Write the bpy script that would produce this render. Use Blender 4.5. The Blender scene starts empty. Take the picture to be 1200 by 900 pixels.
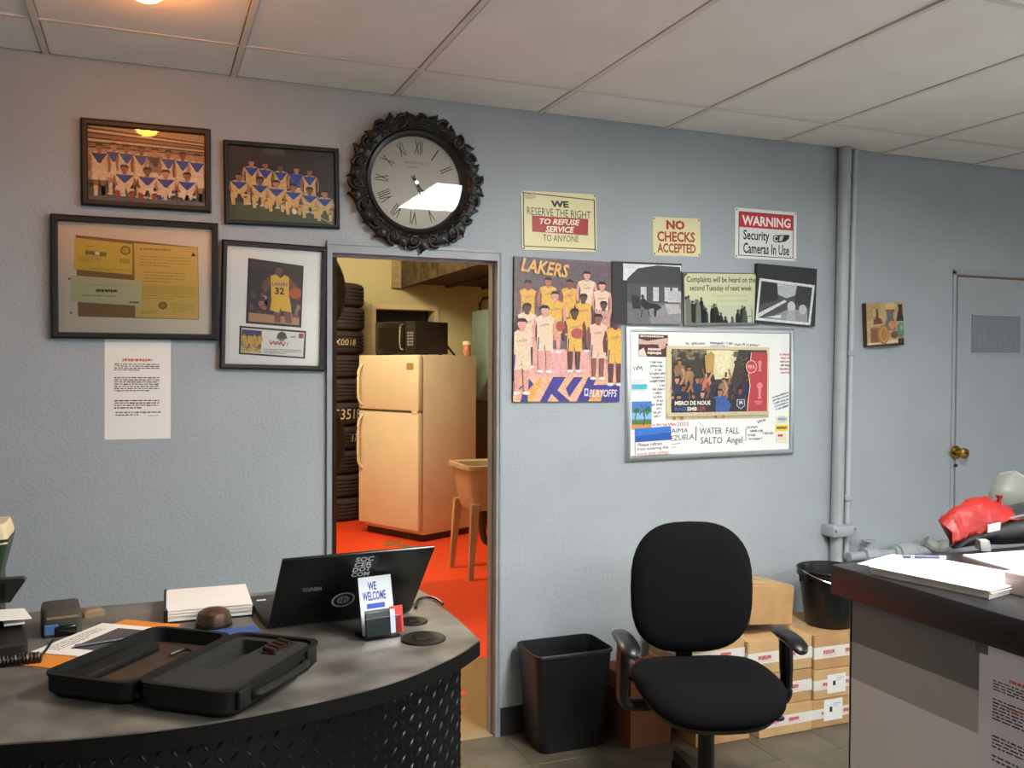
import bpy, bmesh, math, random
import numpy as np
from mathutils import Vector, Matrix
random.seed(7)
C = bpy.context.scene.collection
SC = bpy.context.scene

# ------------------------------------------------------------------ camera
FPX, YAW, PITCH, ROLL = 1062.74, 0.38271, -0.01877, 0.00537
CAMZ = 1.525                     # eye height
D = 3.47                         # distance of the office wall
CEIL = 2.577
def cam_axes():
    cy, sy, cp, sp = math.cos(YAW), math.sin(YAW), math.cos(PITCH), math.sin(PITCH)
    f = Vector((sy*cp, cy*cp, sp)); r = Vector((cy, -sy, 0)); u = r.cross(f)
    c, s = math.cos(ROLL), math.sin(ROLL)
    return f, c*r + s*u, -s*r + c*u
FW, RT, UP = cam_axes()
cam = bpy.data.objects.new('camera', bpy.data.cameras.new('camera')); C.objects.link(cam)
cam.data.sensor_width = 36; cam.data.sensor_fit = 'HORIZONTAL'; cam.data.lens = FPX*36/1200
cam.data.clip_start = .05
cam.matrix_world = Matrix((( RT.x, UP.x, -FW.x, 0), (RT.y, UP.y, -FW.y, 0), (RT.z, UP.z, -FW.z, CAMZ), (0, 0, 0, 1)))
SC.camera = cam
def ray(u, v): return FW + RT*((u-600)/FPX) - UP*((v-450)/FPX)
def onY(u, v, y): d = ray(u, v); return Vector((0, 0, CAMZ)) + d*(y/d.y)
def onZ(u, v, z): d = ray(u, v); return Vector((0, 0, CAMZ)) + d*((z-CAMZ)/d.z)
def onX(u, v, x): d = ray(u, v); return Vector((0, 0, CAMZ)) + d*(x/d.x)

# ------------------------------------------------------------------ world, daylight, exposure
vs = SC.view_settings
vs.view_transform = 'Standard'; vs.look = 'None'; vs.gamma = 1; vs.use_curve_mapping = False; vs.exposure = 0.0
w = bpy.data.worlds.new('World'); SC.world = w; w.use_nodes = True
w.node_tree.nodes['Background'].inputs[0].default_value = (.75, .85, 1, 1)
w.node_tree.nodes['Background'].inputs[1].default_value = 0.3
def area(name, loc, direction, sx, sy, power, col):
    l = bpy.data.lights.new(name, 'AREA'); l.shape = 'RECTANGLE'; l.size = sx; l.size_y = sy; l.energy = power; l.color = col
    o = bpy.data.objects.new(name, l); C.objects.link(o); o.location = loc
    o.rotation_euler = Vector(direction).to_track_quat('-Z', 'Y').to_euler(); return o
XL, XR, YB = -2.6, 5.25, -3.2
DAY = (.9, .97, 1.0)
a_ = area('daylight_side_window', (XR+.16, .2, 1.5), (-1, .0, .05), 3.0, 1.5, 82, DAY); a_.data.spread = math.radians(150)
a_ = area('daylight_rear_window', (3.0, YB-.16, 1.5), (0, 1, -.35), 3.2, 1.5, 8, DAY); a_.data.spread = math.radians(150)

# ------------------------------------------------------------------ colours and materials
def lin(c):
    if isinstance(c, str):
        c = c.lstrip('#'); c = ''.join(x*2 for x in c) if len(c) == 3 else c; c = [int(c[i:i+2], 16)/255 for i in (0, 2, 4)]
    return tuple((x/12.92 if x <= .04045 else ((x+.055)/1.055)**2.4) for x in c[:3])
MATS = {}
def M(name, col, rough=.6, metal=0., var=0., scale=8., bump=0., bscale=120., spec=.5, col2=None, detail=4, dist=.003, coat=0, stretch=None, contrast=None):
    if name in MATS: return MATS[name]
    m = bpy.data.materials.new(name); m.use_nodes = True; nt = m.node_tree; b = nt.nodes['Principled BSDF']
    c = lin(col); b.inputs['Base Color'].default_value = (*c, 1)
    b.inputs['Roughness'].default_value = rough; b.inputs['Metallic'].default_value = metal
    b.inputs['Specular IOR Level'].default_value = spec; b.inputs['Coat Weight'].default_value = coat
    tc = nt.nodes.new('ShaderNodeTexCoord'); src = tc.outputs['Object']
    if stretch:
        mp = nt.nodes.new('ShaderNodeMapping'); mp.inputs['Scale'].default_value = stretch
        nt.links.new(src, mp.inputs[0]); src = mp.outputs[0]
    if var or col2:
        n = nt.nodes.new('ShaderNodeTexNoise'); n.inputs['Scale'].default_value = scale; n.inputs['Detail'].default_value = detail
        nt.links.new(src, n.inputs['Vector'])
        r = nt.nodes.new('ShaderNodeValToRGB')
        a = tuple(max(0, x*(1-var)) for x in c); e = lin(col2) if col2 else tuple(min(1, x*(1+var)) for x in c)
        lo, hi = contrast or (.3, .7)
        r.color_ramp.elements[0].position = lo; r.color_ramp.elements[1].position = hi
        r.color_ramp.elements[0].color = (*a, 1); r.color_ramp.elements[1].color = (*e, 1)
        nt.links.new(n.outputs['Fac'], r.inputs[0]); nt.links.new(r.outputs[0], b.inputs['Base Color'])
    if bump:
        n2 = nt.nodes.new('ShaderNodeTexNoise'); n2.inputs['Scale'].default_value = bscale; n2.inputs['Detail'].default_value = 3
        nt.links.new(src, n2.inputs['Vector'])
        bp = nt.nodes.new('ShaderNodeBump'); bp.inputs['Strength'].default_value = bump; bp.inputs['Distance'].default_value = dist
        nt.links.new(n2.outputs['Fac'], bp.inputs['Height']); nt.links.new(bp.outputs[0], b.inputs['Normal'])
    MATS[name] = m; return m
def emit(name, col, strength):
    m = bpy.data.materials.new(name); m.use_nodes = True; nt = m.node_tree; nt.nodes.clear()
    e = nt.nodes.new('ShaderNodeEmission'); e.inputs[0].default_value = (*lin(col), 1); e.inputs[1].default_value = strength
    o = nt.nodes.new('ShaderNodeOutputMaterial'); nt.links.new(e.outputs[0], o.inputs[0]); return m
def pane(name, tint=(1, 1, 1), gloss_rough=.02, ior=1.45, haze=0.):
    m = bpy.data.materials.new(name); m.use_nodes = True; nt = m.node_tree; nt.nodes.clear()
    t = nt.nodes.new('ShaderNodeBsdfTransparent'); t.inputs[0].default_value = (*tint, 1)
    g = nt.nodes.new('ShaderNodeBsdfGlossy'); g.inputs['Roughness'].default_value = gloss_rough
    fr = nt.nodes.new('ShaderNodeFresnel'); fr.inputs[0].default_value = ior
    mx = nt.nodes.new('ShaderNodeMixShader'); o = nt.nodes.new('ShaderNodeOutputMaterial')
    nt.links.new(fr.outputs[0], mx.inputs[0]); nt.links.new(t.outputs[0], mx.inputs[1]); nt.links.new(g.outputs[0], mx.inputs[2])
    out = mx.outputs[0]
    if haze:
        df = nt.nodes.new('ShaderNodeBsdfDiffuse'); df.inputs[0].default_value = (*tint, 1)
        m2 = nt.nodes.new('ShaderNodeMixShader'); m2.inputs[0].default_value = haze
        nt.links.new(out, m2.inputs[1]); nt.links.new(df.outputs[0], m2.inputs[2]); out = m2.outputs[0]
    nt.links.new(out, o.inputs[0]); return m
def print_mat(name, rough, spec=.5):
    m = bpy.data.materials.new(name); m.use_nodes = True; nt = m.node_tree; b = nt.nodes['Principled BSDF']
    a = nt.nodes.new('ShaderNodeVertexColor'); a.layer_name = 'Col'
    nt.links.new(a.outputs[0], b.inputs['Base Color']); b.inputs['Roughness'].default_value = rough
    b.inputs['Specular IOR Level'].default_value = spec; return m
def photo_mat(name, rough, scale, amt):
    m = print_mat(name, rough); nt = m.node_tree; b = nt.nodes['Principled BSDF']; a = nt.nodes['Color Attribute'] if 'Color Attribute' in nt.nodes else [n for n in nt.nodes if n.type == 'VERTEX_COLOR'][0]
    tc = nt.nodes.new('ShaderNodeTexCoord'); n = nt.nodes.new('ShaderNodeTexNoise'); n.inputs['Scale'].default_value = scale; n.inputs['Detail'].default_value = 6; n.inputs['Roughness'].default_value = .65
    nt.links.new(tc.outputs['Object'], n.inputs['Vector'])
    mr = nt.nodes.new('ShaderNodeMapRange'); mr.inputs[1].default_value = .3; mr.inputs[2].default_value = .7; mr.inputs[3].default_value = 1-amt; mr.inputs[4].default_value = 1+amt*.5
    nt.links.new(n.outputs['Fac'], mr.inputs[0])
    vm = nt.nodes.new('ShaderNodeVectorMath'); vm.operation = 'SCALE'; nt.links.new(a.outputs[0], vm.inputs[0]); nt.links.new(mr.outputs[0], vm.inputs['Scale']); nt.links.new(vm.outputs[0], b.inputs['Base Color'])
    return m
PR_PHOTO = photo_mat('printed_photo', .4, 110, .32)
PR_MATTE = print_mat('printed_paper', .75, .3); PR_GLOSS = print_mat('printed_gloss', .38)
GLASS = pane('picture_glass'); ACRYL = pane('clear_acrylic', (.93, .96, .97), .05, 1.5)
PLASTIC_CLEAR = pane('cloudy_plastic', (.45, .46, .43), .4, 1.3, .25)

WALL = M('painted_stucco', '#a0a8ae', .62, var=.05, scale=3, bump=.42, bscale=85, dist=.005)
WALL_SMOOTH = M('painted_steel', '#9da4aa', .45, var=.04, scale=5, bump=.08, bscale=60)
TRIM = M('door_frame_paint', '#8f959b', .4, var=.08, scale=9, bump=.1, bscale=50)
BASE = M('rubber_baseboard', '#2b2b2d', .5, var=.1)
TILEC = M('ceiling_tile', '#f0ece7', .9, var=.04, scale=3, bump=.35, bscale=170, dist=.003)
TEE = M('ceiling_grid_paint', '#ded7d0', .6, var=.05)
FLOORM = M('bounce_vinyl_floor', '#7d786f', .4, var=.15, scale=6, col2='#989080', bump=.05)  # unseen floor, lightened beyond the tiles to bounce light onto the ceiling
BLACKPL = M('black_plastic', '#131314', .42, var=.1, bump=.05, bscale=300)
BLACKGL = M('black_gloss', '#0b0b0d', .18)
BLACKWOOD = M('black_frame', '#120f0d', .45, var=.15, scale=30)
CARD = M('cardboard', '#b08a5c', .8, var=.1, scale=12, bump=.05, bscale=80)
CARD2 = M('cardboard_light', '#bd9b6c', .8, var=.08, scale=12, bump=.05, bscale=80)
CARDD = M('cardboard_brown', '#7d4c2c', .8, var=.12, scale=12, bump=.05, bscale=80)
WHITEP = M('white_paper', '#ebe8e2', .7, var=.02)
CHROME = M('chrome', '#d5d5d5', .15, 1)
BRASS = M('brass', '#b08a3c', .22, 1, var=.1)
ALU = M('aluminium', '#b9bdbf', .35, .9, var=.05)
FABRIC = M('black_fabric', '#0d0d0f', .95, var=.15, scale=60, bump=.4, bscale=700, dist=.001, spec=.15)
STEELD = M('dark_steel', '#3a3a3a', .4, .8)

# ------------------------------------------------------------------ geometry helpers
def V(*a): return Vector(a)
class B:
    def __init__(s): s.v = []; s.f = []; s.sm = []
    def add(s, vs, fs, smooth=False):
        o = len(s.v); s.v += [tuple(p) for p in vs]
        for f in fs: s.f.append(tuple(i+o for i in f)); s.sm.append(smooth)
        return s
    def box(s, x0, x1, y0, y1, z0, z1, xf=None):
        p = [V(x, y, z) for z in (z0, z1) for x, y in ((x0, y0), (x1, y0), (x1, y1), (x0, y1))]
        if xf: p = [xf(q) for q in p]
        return s.add(p, [(3, 2, 1, 0), (4, 5, 6, 7), (0, 1, 5, 4), (1, 2, 6, 5), (2, 3, 7, 6), (3, 0, 4, 7)])
    def rbox(s, x0, x1, y0, y1, z0, z1, r=.005, seg=2, xf=None):
        bm = bmesh.new(); bmesh.ops.create_cube(bm, size=1)
        for v in bm.verts: v.co = V((x0+x1)/2+v.co.x*(x1-x0), (y0+y1)/2+v.co.y*(y1-y0), (z0+z1)/2+v.co.z*(z1-z0))
        bmesh.ops.bevel(bm, geom=bm.edges[:], offset=r, segments=seg, profile=.5, affect='EDGES')
        bm.verts.index_update()
        vs = [v.co.copy() for v in bm.verts]
        if xf: vs = [xf(q) for q in vs]
        s.add(vs, [[v.index for v in f.verts] for f in bm.faces], True); bm.free(); return s
    def loft(s, loops, cap0=True, cap1=True, closed=True, smooth=True):
        n = len(loops[0]); vs = [p for l in loops for p in l]; fs = []
        for i in range(len(loops)-1):
            for j in range(n if closed else n-1):
                k = (j+1) % n; fs.append((i*n+j, i*n+k, (i+1)*n+k, (i+1)*n+j))
        if cap0: fs.append(tuple(range(n-1, -1, -1)))
        if cap1: fs.append(tuple((len(loops)-1)*n+j for j in range(n)))
        return s.add(vs, fs, smooth)
    def prism(s, poly, z0, z1, smooth=False):
        return s.loft([[V(x, y, z0) for x, y in poly], [V(x, y, z1) for x, y in poly]], smooth=smooth)
    def cyl(s, p0, p1, r0, r1=None, n=16, caps=True):
        p0, p1 = V(*p0), V(*p1); r1 = r0 if r1 is None else r1
        q = (p1-p0).to_track_quat('Z', 'Y')
        L = [[p + q @ V(r*math.cos(2*math.pi*j/n), r*math.sin(2*math.pi*j/n), 0) for j in range(n)] for p, r in ((p0, r0), (p1, r1))]
        return s.loft(L, caps, caps)
    def tube(s, pts, r, n=8, caps=True):
        pts = [V(*p) for p in pts]; loops = []; up = V(0, 0, 1)
        for i, p in enumerate(pts):
            t = (pts[min(i+1, len(pts)-1)]-pts[max(i-1, 0)]).normalized()
            a = t.cross(up)
            if a.length < .05: a = t.cross(V(1, 0, 0))
            a.normalize(); b = t.cross(a); rr = r[i] if isinstance(r, (list, tuple)) else r
            loops.append([p + a*rr*math.cos(2*math.pi*j/n) + b*rr*math.sin(2*math.pi*j/n) for j in range(n)])
        return s.loft(loops, caps, caps)
    def lathe(s, prof, n=32, org=(0, 0, 0), axis='Z', cap0=False, cap1=False):
        def pt(r, h, a):
            c, q = r*math.cos(a), r*math.sin(a)
            return V(*org) + (V(c, q, h) if axis == 'Z' else V(c, -h, q) if axis == 'Y' else V(h, c, q))
        return s.loft([[pt(r, h, 2*math.pi*j/n) for j in range(n)] for r, h in prof], cap0, cap1)
    def sphere(s, c, rx, ry=None, rz=None, n=12, m=8):
        ry = ry or rx; rz = rz or rx
        L = []
        for i in range(1, m):
            a = math.pi*i/m
            L.append([V(c[0]+rx*math.sin(a)*math.cos(2*math.pi*j/n), c[1]+ry*math.sin(a)*math.sin(2*math.pi*j/n), c[2]-rz*math.cos(a)) for j in range(n)])
        return s.loft(L, True, True)
    def mapv(s, fn): s.v = [tuple(fn(V(*p))) for p in s.v]; return s
    def mesh(s, name, mat=None, sharp=35):
        me = bpy.data.meshes.new(name); me.from_pydata(s.v, [], s.f); me.update()
        bm = bmesh.new(); bm.from_mesh(me); bmesh.ops.recalc_face_normals(bm, faces=bm.faces[:]); bm.to_mesh(me); bm.free()
        me.polygons.foreach_set('use_smooth', s.sm)
        me.set_sharp_from_angle(angle=math.radians(sharp))
        if mat: me.materials.append(mat)
        return me
    def build(s, name, mat, parent=None, loc=(0, 0, 0), rot=(0, 0, 0), sharp=35):
        return link(name, s.mesh(name, mat, sharp), parent, loc, rot)
def link(name, me, parent=None, loc=(0, 0, 0), rot=(0, 0, 0)):
    o = bpy.data.objects.new(name, me); C.objects.link(o); o.parent = parent; o.location = loc; o.rotation_euler = rot; return o
def tag(o, label, cat, group=None):
    o['label'] = label; o['category'] = cat
    if group: o['group'] = group
    return o
def struct(o, label=None):
    o['kind'] = 'structure'
    if label: o['label'] = label
    return o
def thing(name, label, cat, loc=(0, 0, 0), rot=(0, 0, 0), group=None):
    o = bpy.data.objects.new(name, None); C.objects.link(o); o.location = loc; o.rotation_euler = rot; o.empty_display_size = .05
    return tag(o, label, cat, group)
def rrect(w, d, r, z=0, n=4, cx=0, cy=0, f=None):
    r = min(r, w/2-1e-4, d/2-1e-4); L = []
    for k, (sx, sy) in enumerate(((1, 1), (-1, 1), (-1, -1), (1, -1))):
        for i in range(n+1):
            a = math.pi/2*(k+i/n)
            L.append(V(cx+sx*(w/2-r)+r*math.cos(a), cy+sy*(d/2-r)+r*math.sin(a), z))
    return [f(p) for p in L] if f else L
def catmull(P, k=8):
    P = [V(*p) for p in P]; out = []
    for i in range(len(P)-1):
        p0, p1, p2, p3 = P[max(i-1, 0)], P[i], P[i+1], P[min(i+2, len(P)-1)]
        for j in range(k):
            t = j/k
            out.append(.5*((2*p1)+(p2-p0)*t+(2*p0-5*p1+4*p2-p3)*t*t+(3*p1-p0-3*p2+p3)*t**3))
    return out + [P[-1]]

# ------------------------------------------------------------------ flat print: coloured polygons, layered by hundredths of a millimetre
_fc = bpy.data.curves.new('lettering', 'FONT'); _fo = bpy.data.objects.new('lettering', _fc); C.objects.link(_fo); _fc.resolution_u = 2
_gly = {}
def glyphs(s, bold=0., shear=0., space=1.):
    k = (s, bold, shear, space)
    if k not in _gly:
        _fc.body = s; _fc.offset = bold; _fc.shear = shear; _fc.space_character = space; _fc.space_line = .8
        bpy.context.view_layer.update()
        ev = _fo.evaluated_get(bpy.context.evaluated_depsgraph_get()); me = ev.to_mesh()
        _gly[k] = ([(v.co.x, v.co.y) for v in me.vertices], [tuple(p.vertices) for p in me.polygons]); ev.to_mesh_clear()
    return _gly[k]
class Print:
    def __init__(s, w, h, win=(0, 0, 1, 1), y=0., step=4e-5):
        s.w, s.h, s.win, s.y, s.step = w, h, win, y, step; s.v = []; s.f = []; s.c = []; s.k = 0
    def P(s, x, y):
        a, b, c, d = s.win; return ((x-a)/(c-a)*s.w-s.w/2, -s.y-s.k*s.step, s.h/2-(y-b)/(d-b)*s.h)
    def clip(s, x, y):
        a, b, c, d = s.win; return (min(max(x, min(a, c)), max(a, c)), min(max(y, b), d))
    def raw(s, pts, faces, col):
        o = len(s.v); s.v += [s.P(*s.clip(x, y)) for x, y in pts]
        for f in faces: s.f.append(tuple(i+o for i in f)); s.c.append(lin(col))
    def poly(s, pts, col, lay=True):
        if lay: s.k += 1
        s.raw(pts, [tuple(range(len(pts)))], col); return s
    def rect(s, x0, y0, x1, y1, col, lay=True): return s.poly([(x0, y0), (x1, y0), (x1, y1), (x0, y1)], col, lay)
    def bg(s, col): a, b, c, d = s.win; return s.rect(a, b, c, d, col)
    def ell(s, x, y, rx, ry, col, n=12, a0=0, a1=2*math.pi, lay=True):
        return s.poly([(x+rx*math.cos(a0+(a1-a0)*i/n), y+ry*math.sin(a0+(a1-a0)*i/n)) for i in range(n if a1-a0 > 6.2 else n+1)], col, lay)
    def line(s, pts, lw, col, lay=True):
        if lay: s.k += 1
        for (x0, y0), (x1, y1) in zip(pts, pts[1:]):
            dx, dy = x1-x0, y1-y0; l = math.hypot(dx, dy) or 1; a, b = -dy/l*lw/2, dx/l*lw/2
            s.raw([(x0+a, y0+b), (x1+a, y1+b), (x1-a, y1-b), (x0-a, y0-b)], [(0, 1, 2, 3)], col)
        return s
    def text(s, t, x0, y0, x1, y1, col, bold=0., shear=0., rot=0., space=1., slope=0.):
        vs, fs = glyphs(t, bold, shear, space); s.k += 1
        xs = [v[0] for v in vs]; ys = [v[1] for v in vs]; ax, bx, ay, by = min(xs), max(xs), min(ys), max(ys)
        cx, cy = (x0+x1)/2, (y0+y1)/2; c, q = math.cos(rot), math.sin(rot); out = []
        for X, Y in vs:
            px = ((X-ax)/(bx-ax)-.5)*(x1-x0); py = (.5-(Y-ay)/(by-ay))*(y1-y0) + slope*px
            out.append((cx+px*c-py*q, cy+px*q+py*c))
        s.raw(out, fs, col); return s
    def para(s, x0, y0, x1, y1, n, col, thick=.42, last=.6, slope=0., seed=1):
        rg = random.Random(seed); s.k += 1; p = (y1-y0)/n
        for i in range(n):
            x = x0; xe = x1 if i < n-1 else x0+(x1-x0)*last; y = y0+i*p
            while x < xe-.01*(x1-x0):
                ww = (x1-x0)*rg.uniform(.03, .12); e = min(x+ww, xe); t = p*thick*rg.uniform(.8, 1.1)
                sl = slope*(x-x0); sle = slope*(e-x0)
                s.raw([(x, y+sl), (e, y+sle), (e, y+t+sle), (x, y+t+sl)], [(0, 1, 2, 3)], col); x = e+(x1-x0)*.018
        return s
    def scrib(s, x0, y0, x1, y1, col, lw, n=None, seed=1, slope=0.):
        rg = random.Random(seed); h = y1-y0; n = n or max(4, int((x1-x0)/h*3)); pts = []
        for i in range(n+1):
            x = x0+(x1-x0)*i/n; pts.append((x+rg.uniform(-.3, .3)*(x1-x0)/n, (y0+y1)/2+(h/2)*rg.uniform(.4, 1)*(1 if i % 2 else -1)+slope*(x-x0)))
        cut = [0]+sorted(rg.sample(range(2, n), min(max(1, n//6), n-2)))+[n+1] if n > 4 else [0, n+1]
        s.k += 1
        for a, b in zip(cut, cut[1:]):
            if b-a > 1: s.line(pts[a:b], lw, col, False)
        return s
    def build(s, name, mat, parent, loc=(0, 0, 0), rot=(0, 0, 0), fn=None):
        me = bpy.data.meshes.new(name)
        v = [tuple(fn(V(*p))) for p in s.v] if fn else s.v
        me.from_pydata(v, [], s.f); at = me.color_attributes.new('Col', 'FLOAT_COLOR', 'CORNER')
        data = []
        for f, c in zip(s.f, s.c): data += [c[0], c[1], c[2], 1.0]*len(f)
        at.data.foreach_set('color', data); me.materials.append(mat); me.update()
        return link(name, me, parent, loc, rot)
SK = ['#c89878', '#a87452', '#8a5a3e', '#d8ac8c', '#6e4630']
def person(p, x, y, h, top, low, skin, sock=None, pose='stand', hair='#1c1512', wide=1.0, trim=None):
    W = wide*h; k = p.poly
    if pose == 'stand':
        for sx in (-1, 1):
            k([(x+sx*.12*W, y+3.7*h), (x+sx*.68*W, y+3.7*h), (x+sx*.6*W, y+5.4*h), (x+sx*.55*W, y+6.7*h), (x+sx*.22*W, y+6.7*h), (x+sx*.14*W, y+5.4*h)], skin, sx < 0)
            if sock: k([(x+sx*.17*W, y+5.3*h), (x+sx*.6*W, y+5.3*h), (x+sx*.55*W, y+6.7*h), (x+sx*.2*W, y+6.7*h)], sock, sx < 0)
            p.ell(x+sx*.42*W, y+6.8*h, .34*W, .18*h, '#e8e4e0', 8)
        k([(x-.72*W, y+2.8*h), (x+.72*W, y+2.8*h), (x+.8*W, y+4.5*h), (x+.06*W, y+4.5*h), (x, y+3.6*h), (x-.06*W, y+4.5*h), (x-.8*W, y+4.5*h)], low)
        for sx in (-1, 1):
            k([(x+sx*.7*W, y+.75*h), (x+sx*1.0*W, y+.95*h), (x+sx*1.22*W, y+2.1*h), (x+sx*1.12*W, y+3.3*h), (x+sx*.88*W, y+3.3*h), (x+sx*.9*W, y+2.1*h)], skin, sx < 0)
        k([(x-.32*W, y+.55*h), (x-.92*W, y+.85*h), (x-.72*W, y+1.7*h), (x-.72*W, y+3.0*h), (x+.72*W, y+3.0*h), (x+.72*W, y+1.7*h), (x+.92*W, y+.85*h), (x+.32*W, y+.55*h), (x, y+.85*h)], top)
        if trim: k([(x-.85*W, y+.8*h), (x+.85*W, y+.8*h), (x+.1*W, y+2.2*h), (x-.1*W, y+2.2*h)], trim)
    else:
        k([(x-.95*W, y+.85*h), (x-.4*W, y+.55*h), (x+.4*W, y+.55*h), (x+.95*W, y+.85*h), (x+.8*W, y+2.6*h), (x-.8*W, y+2.6*h)], top)
        if trim: k([(x-.9*W, y+.8*h), (x+.9*W, y+.8*h), (x+.1*W, y+1.9*h), (x-.1*W, y+1.9*h)], trim)
        for sx in (-1, 1):
            k([(x+sx*.9*W, y+.9*h), (x+sx*1.15*W, y+1.7*h), (x+sx*.75*W, y+2.7*h), (x+sx*.55*W, y+2.5*h), (x+sx*.85*W, y+1.7*h)], skin, sx < 0)
            k([(x+sx*.05*W, y+2.3*h), (x+sx*.85*W, y+2.3*h), (x+sx*.95*W, y+3.0*h), (x+sx*.3*W, y+3.3*h)], low, sx < 0)
            k([(x+sx*.45*W, y+3.0*h), (x+sx*.92*W, y+2.9*h), (x+sx*.8*W, y+4.3*h), (x+sx*.45*W, y+4.3*h)], sock or skin, sx < 0)
    p.rect(x-.2*W, y+.3*h, x+.2*W, y+.75*h, skin); p.ell(x, y, .38*W, .52*h, skin, 10)
    p.poly([(x-.4*W, y+.02*h), (x-.42*W, y-.3*h), (x-.25*W, y-.56*h), (x+.25*W, y-.56*h), (x+.42*W, y-.3*h), (x+.4*W, y+.02*h), (x+.3*W, y-.22*h), (x-.3*W, y-.22*h)], hair)

def wrect(px, t):                       # four photo corners (tl, tr, br, bl) of a thing hung on the office wall, its face t in front of it
    q = [onY(u, v, D-t) for u, v in px]
    c = sum(q, V(0, 0, 0))/4; wv = (q[1]-q[0]+q[2]-q[3])/2; hv = (q[0]-q[3]+q[1]-q[2])/2
    return c, wv.length, hv.length, math.atan2(wv.z, wv.x)
def hang(name, label, cat, px, t, group=None, back=0.):
    c, w_, h_, a = wrect(px, t)
    return thing(name, label, cat, (c.x, D-back, c.z), (0, -a, 0), group), w_, h_
def frame_ring(root, w_, h_, bw, t, mat, name='frame', back=.004, bevel=.3):
    b = B(); L = []
    for (dx, y) in ((0, 0), (0, -t*.8), (bw*bevel, -t), (bw*(1-bevel*.5), -t*.95), (bw, -t*.6), (bw, 0)):
        x, z = w_/2-dx, h_/2-dx; L.append([V(-x, y, -z), V(x, y, -z), V(x, y, z), V(-x, y, z)])
    b.loft(L+[L[0]], False, False, smooth=False); return b.build(name, mat, root)
def plate(root, w_, h_, t, mat, r=.004, name='panel'):
    L = [[V(p.x, y, p.y) for p in rrect(w_, h_, r)] for y in (0, -t)]
    return B().loft(L, smooth=False).build(name, mat, root)

# ================================================================== THE SETTING
TH = .08                                    # wall thickness
d1l, d1r = .633, 1.347                      # outer edges of the doorway frame
d1top = onY(486, 288, D).z                  # top of the frame
d2l, d2r = 3.843, 4.65; d2top = onY(1119, 322, D).z
WH = 3.7                                    # masonry goes on above the hung ceiling
b = B()
b.box(XL-TH, d1l, D, D+TH, 0, WH); b.box(d1l, d1r, D, D+TH, d1top, WH); b.box(d1r, d2l, D, D+TH, 0, WH)
b.box(d2l, d2r, D, D+TH, d2top, WH); b.box(d2r, XR+TH, D, D+TH, 0, WH)
struct(b.build('wall_back', WALL), 'blue-grey painted stucco wall behind the counters')
struct(B().box(XL-TH, XL, YB-TH, D, 0, WH).build('wall_left', WALL))
b = B(); wy0, wy1, wz0, wz1 = -1.4, 1.8, .7, 2.2
b.box(XR, XR+TH, YB-TH, wy0, 0, WH); b.box(XR, XR+TH, wy1, D, 0, WH); b.box(XR, XR+TH, wy0, wy1, 0, wz0); b.box(XR, XR+TH, wy0, wy1, wz1, WH)
struct(b.build('wall_right', WALL))
b = B(); wx0, wx1 = 1.3, 4.7
b.box(XL, wx0, YB-TH, YB, 0, WH); b.box(wx1, XR, YB-TH, YB, 0, WH); b.box(wx0, wx1, YB-TH, YB, 0, wz0); b.box(wx0, wx1, YB-TH, YB, wz1, WH)
struct(b.build('wall_rear', WALL))
def window(name, fn, a0, a1, n):
    root = bpy.data.objects.new(name, None); C.objects.link(root); struct(root)
    b = B(); t = .045
    b.box(a0, a1, .03, .08, wz0, wz0+t, fn); b.box(a0, a1, .03, .08, wz1-t, wz1, fn)
    for i in range(n+1):
        c = a0+t/2+(a1-a0-t)*i/n; b.box(c-t/2, c+t/2, .03, .08, wz0, wz1, fn)
    b.build('window_frame', ALU, root)
    for i in range(n):
        c0 = a0+t/2+(a1-a0-t)*i/n; c1 = a0+t/2+(a1-a0-t)*(i+1)/n
        B().box(c0+t/2, c1-t/2, .05, .056, wz0+t, wz1-t, fn).build('pane', GLASS, root)
window('window_1', lambda p: V(XR+p.y, p.x, p.z), wy0, wy1, 2)
window('window_2', lambda p: V(p.x, YB-p.y, p.z), wx0, wx1, 3)

fl = struct(B().box(XL, XR, YB, D+.01, -.1, -.004).build('floor', FLOORM), 'worn brown-grey vinyl tile floor')
TS = .305
tm = B().rbox(-TS/2+.001, TS/2-.001, -TS/2+.001, TS/2-.001, -.006, 0, .0012, 1).mesh('floor_tile', M('staff_floor_tile', '#4f4b44', .42, var=.2, scale=6, col2='#66604f', bump=.05))
for i in range(14):
    for j in range(9):
        x, y = .45+TS*(i+.5), D-TS*(j+.5)
        if x+TS/2 < XR: link('floor_tile', tm, fl, (x, y, 0))
b = B()
for x0, x1 in ((XL, d1l-.002), (d1r+.002, d2l-.01)): b.box(x0, x1, D-.007, D, 0, .115)
struct(b.build('baseboard_back', BASE))

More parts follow.
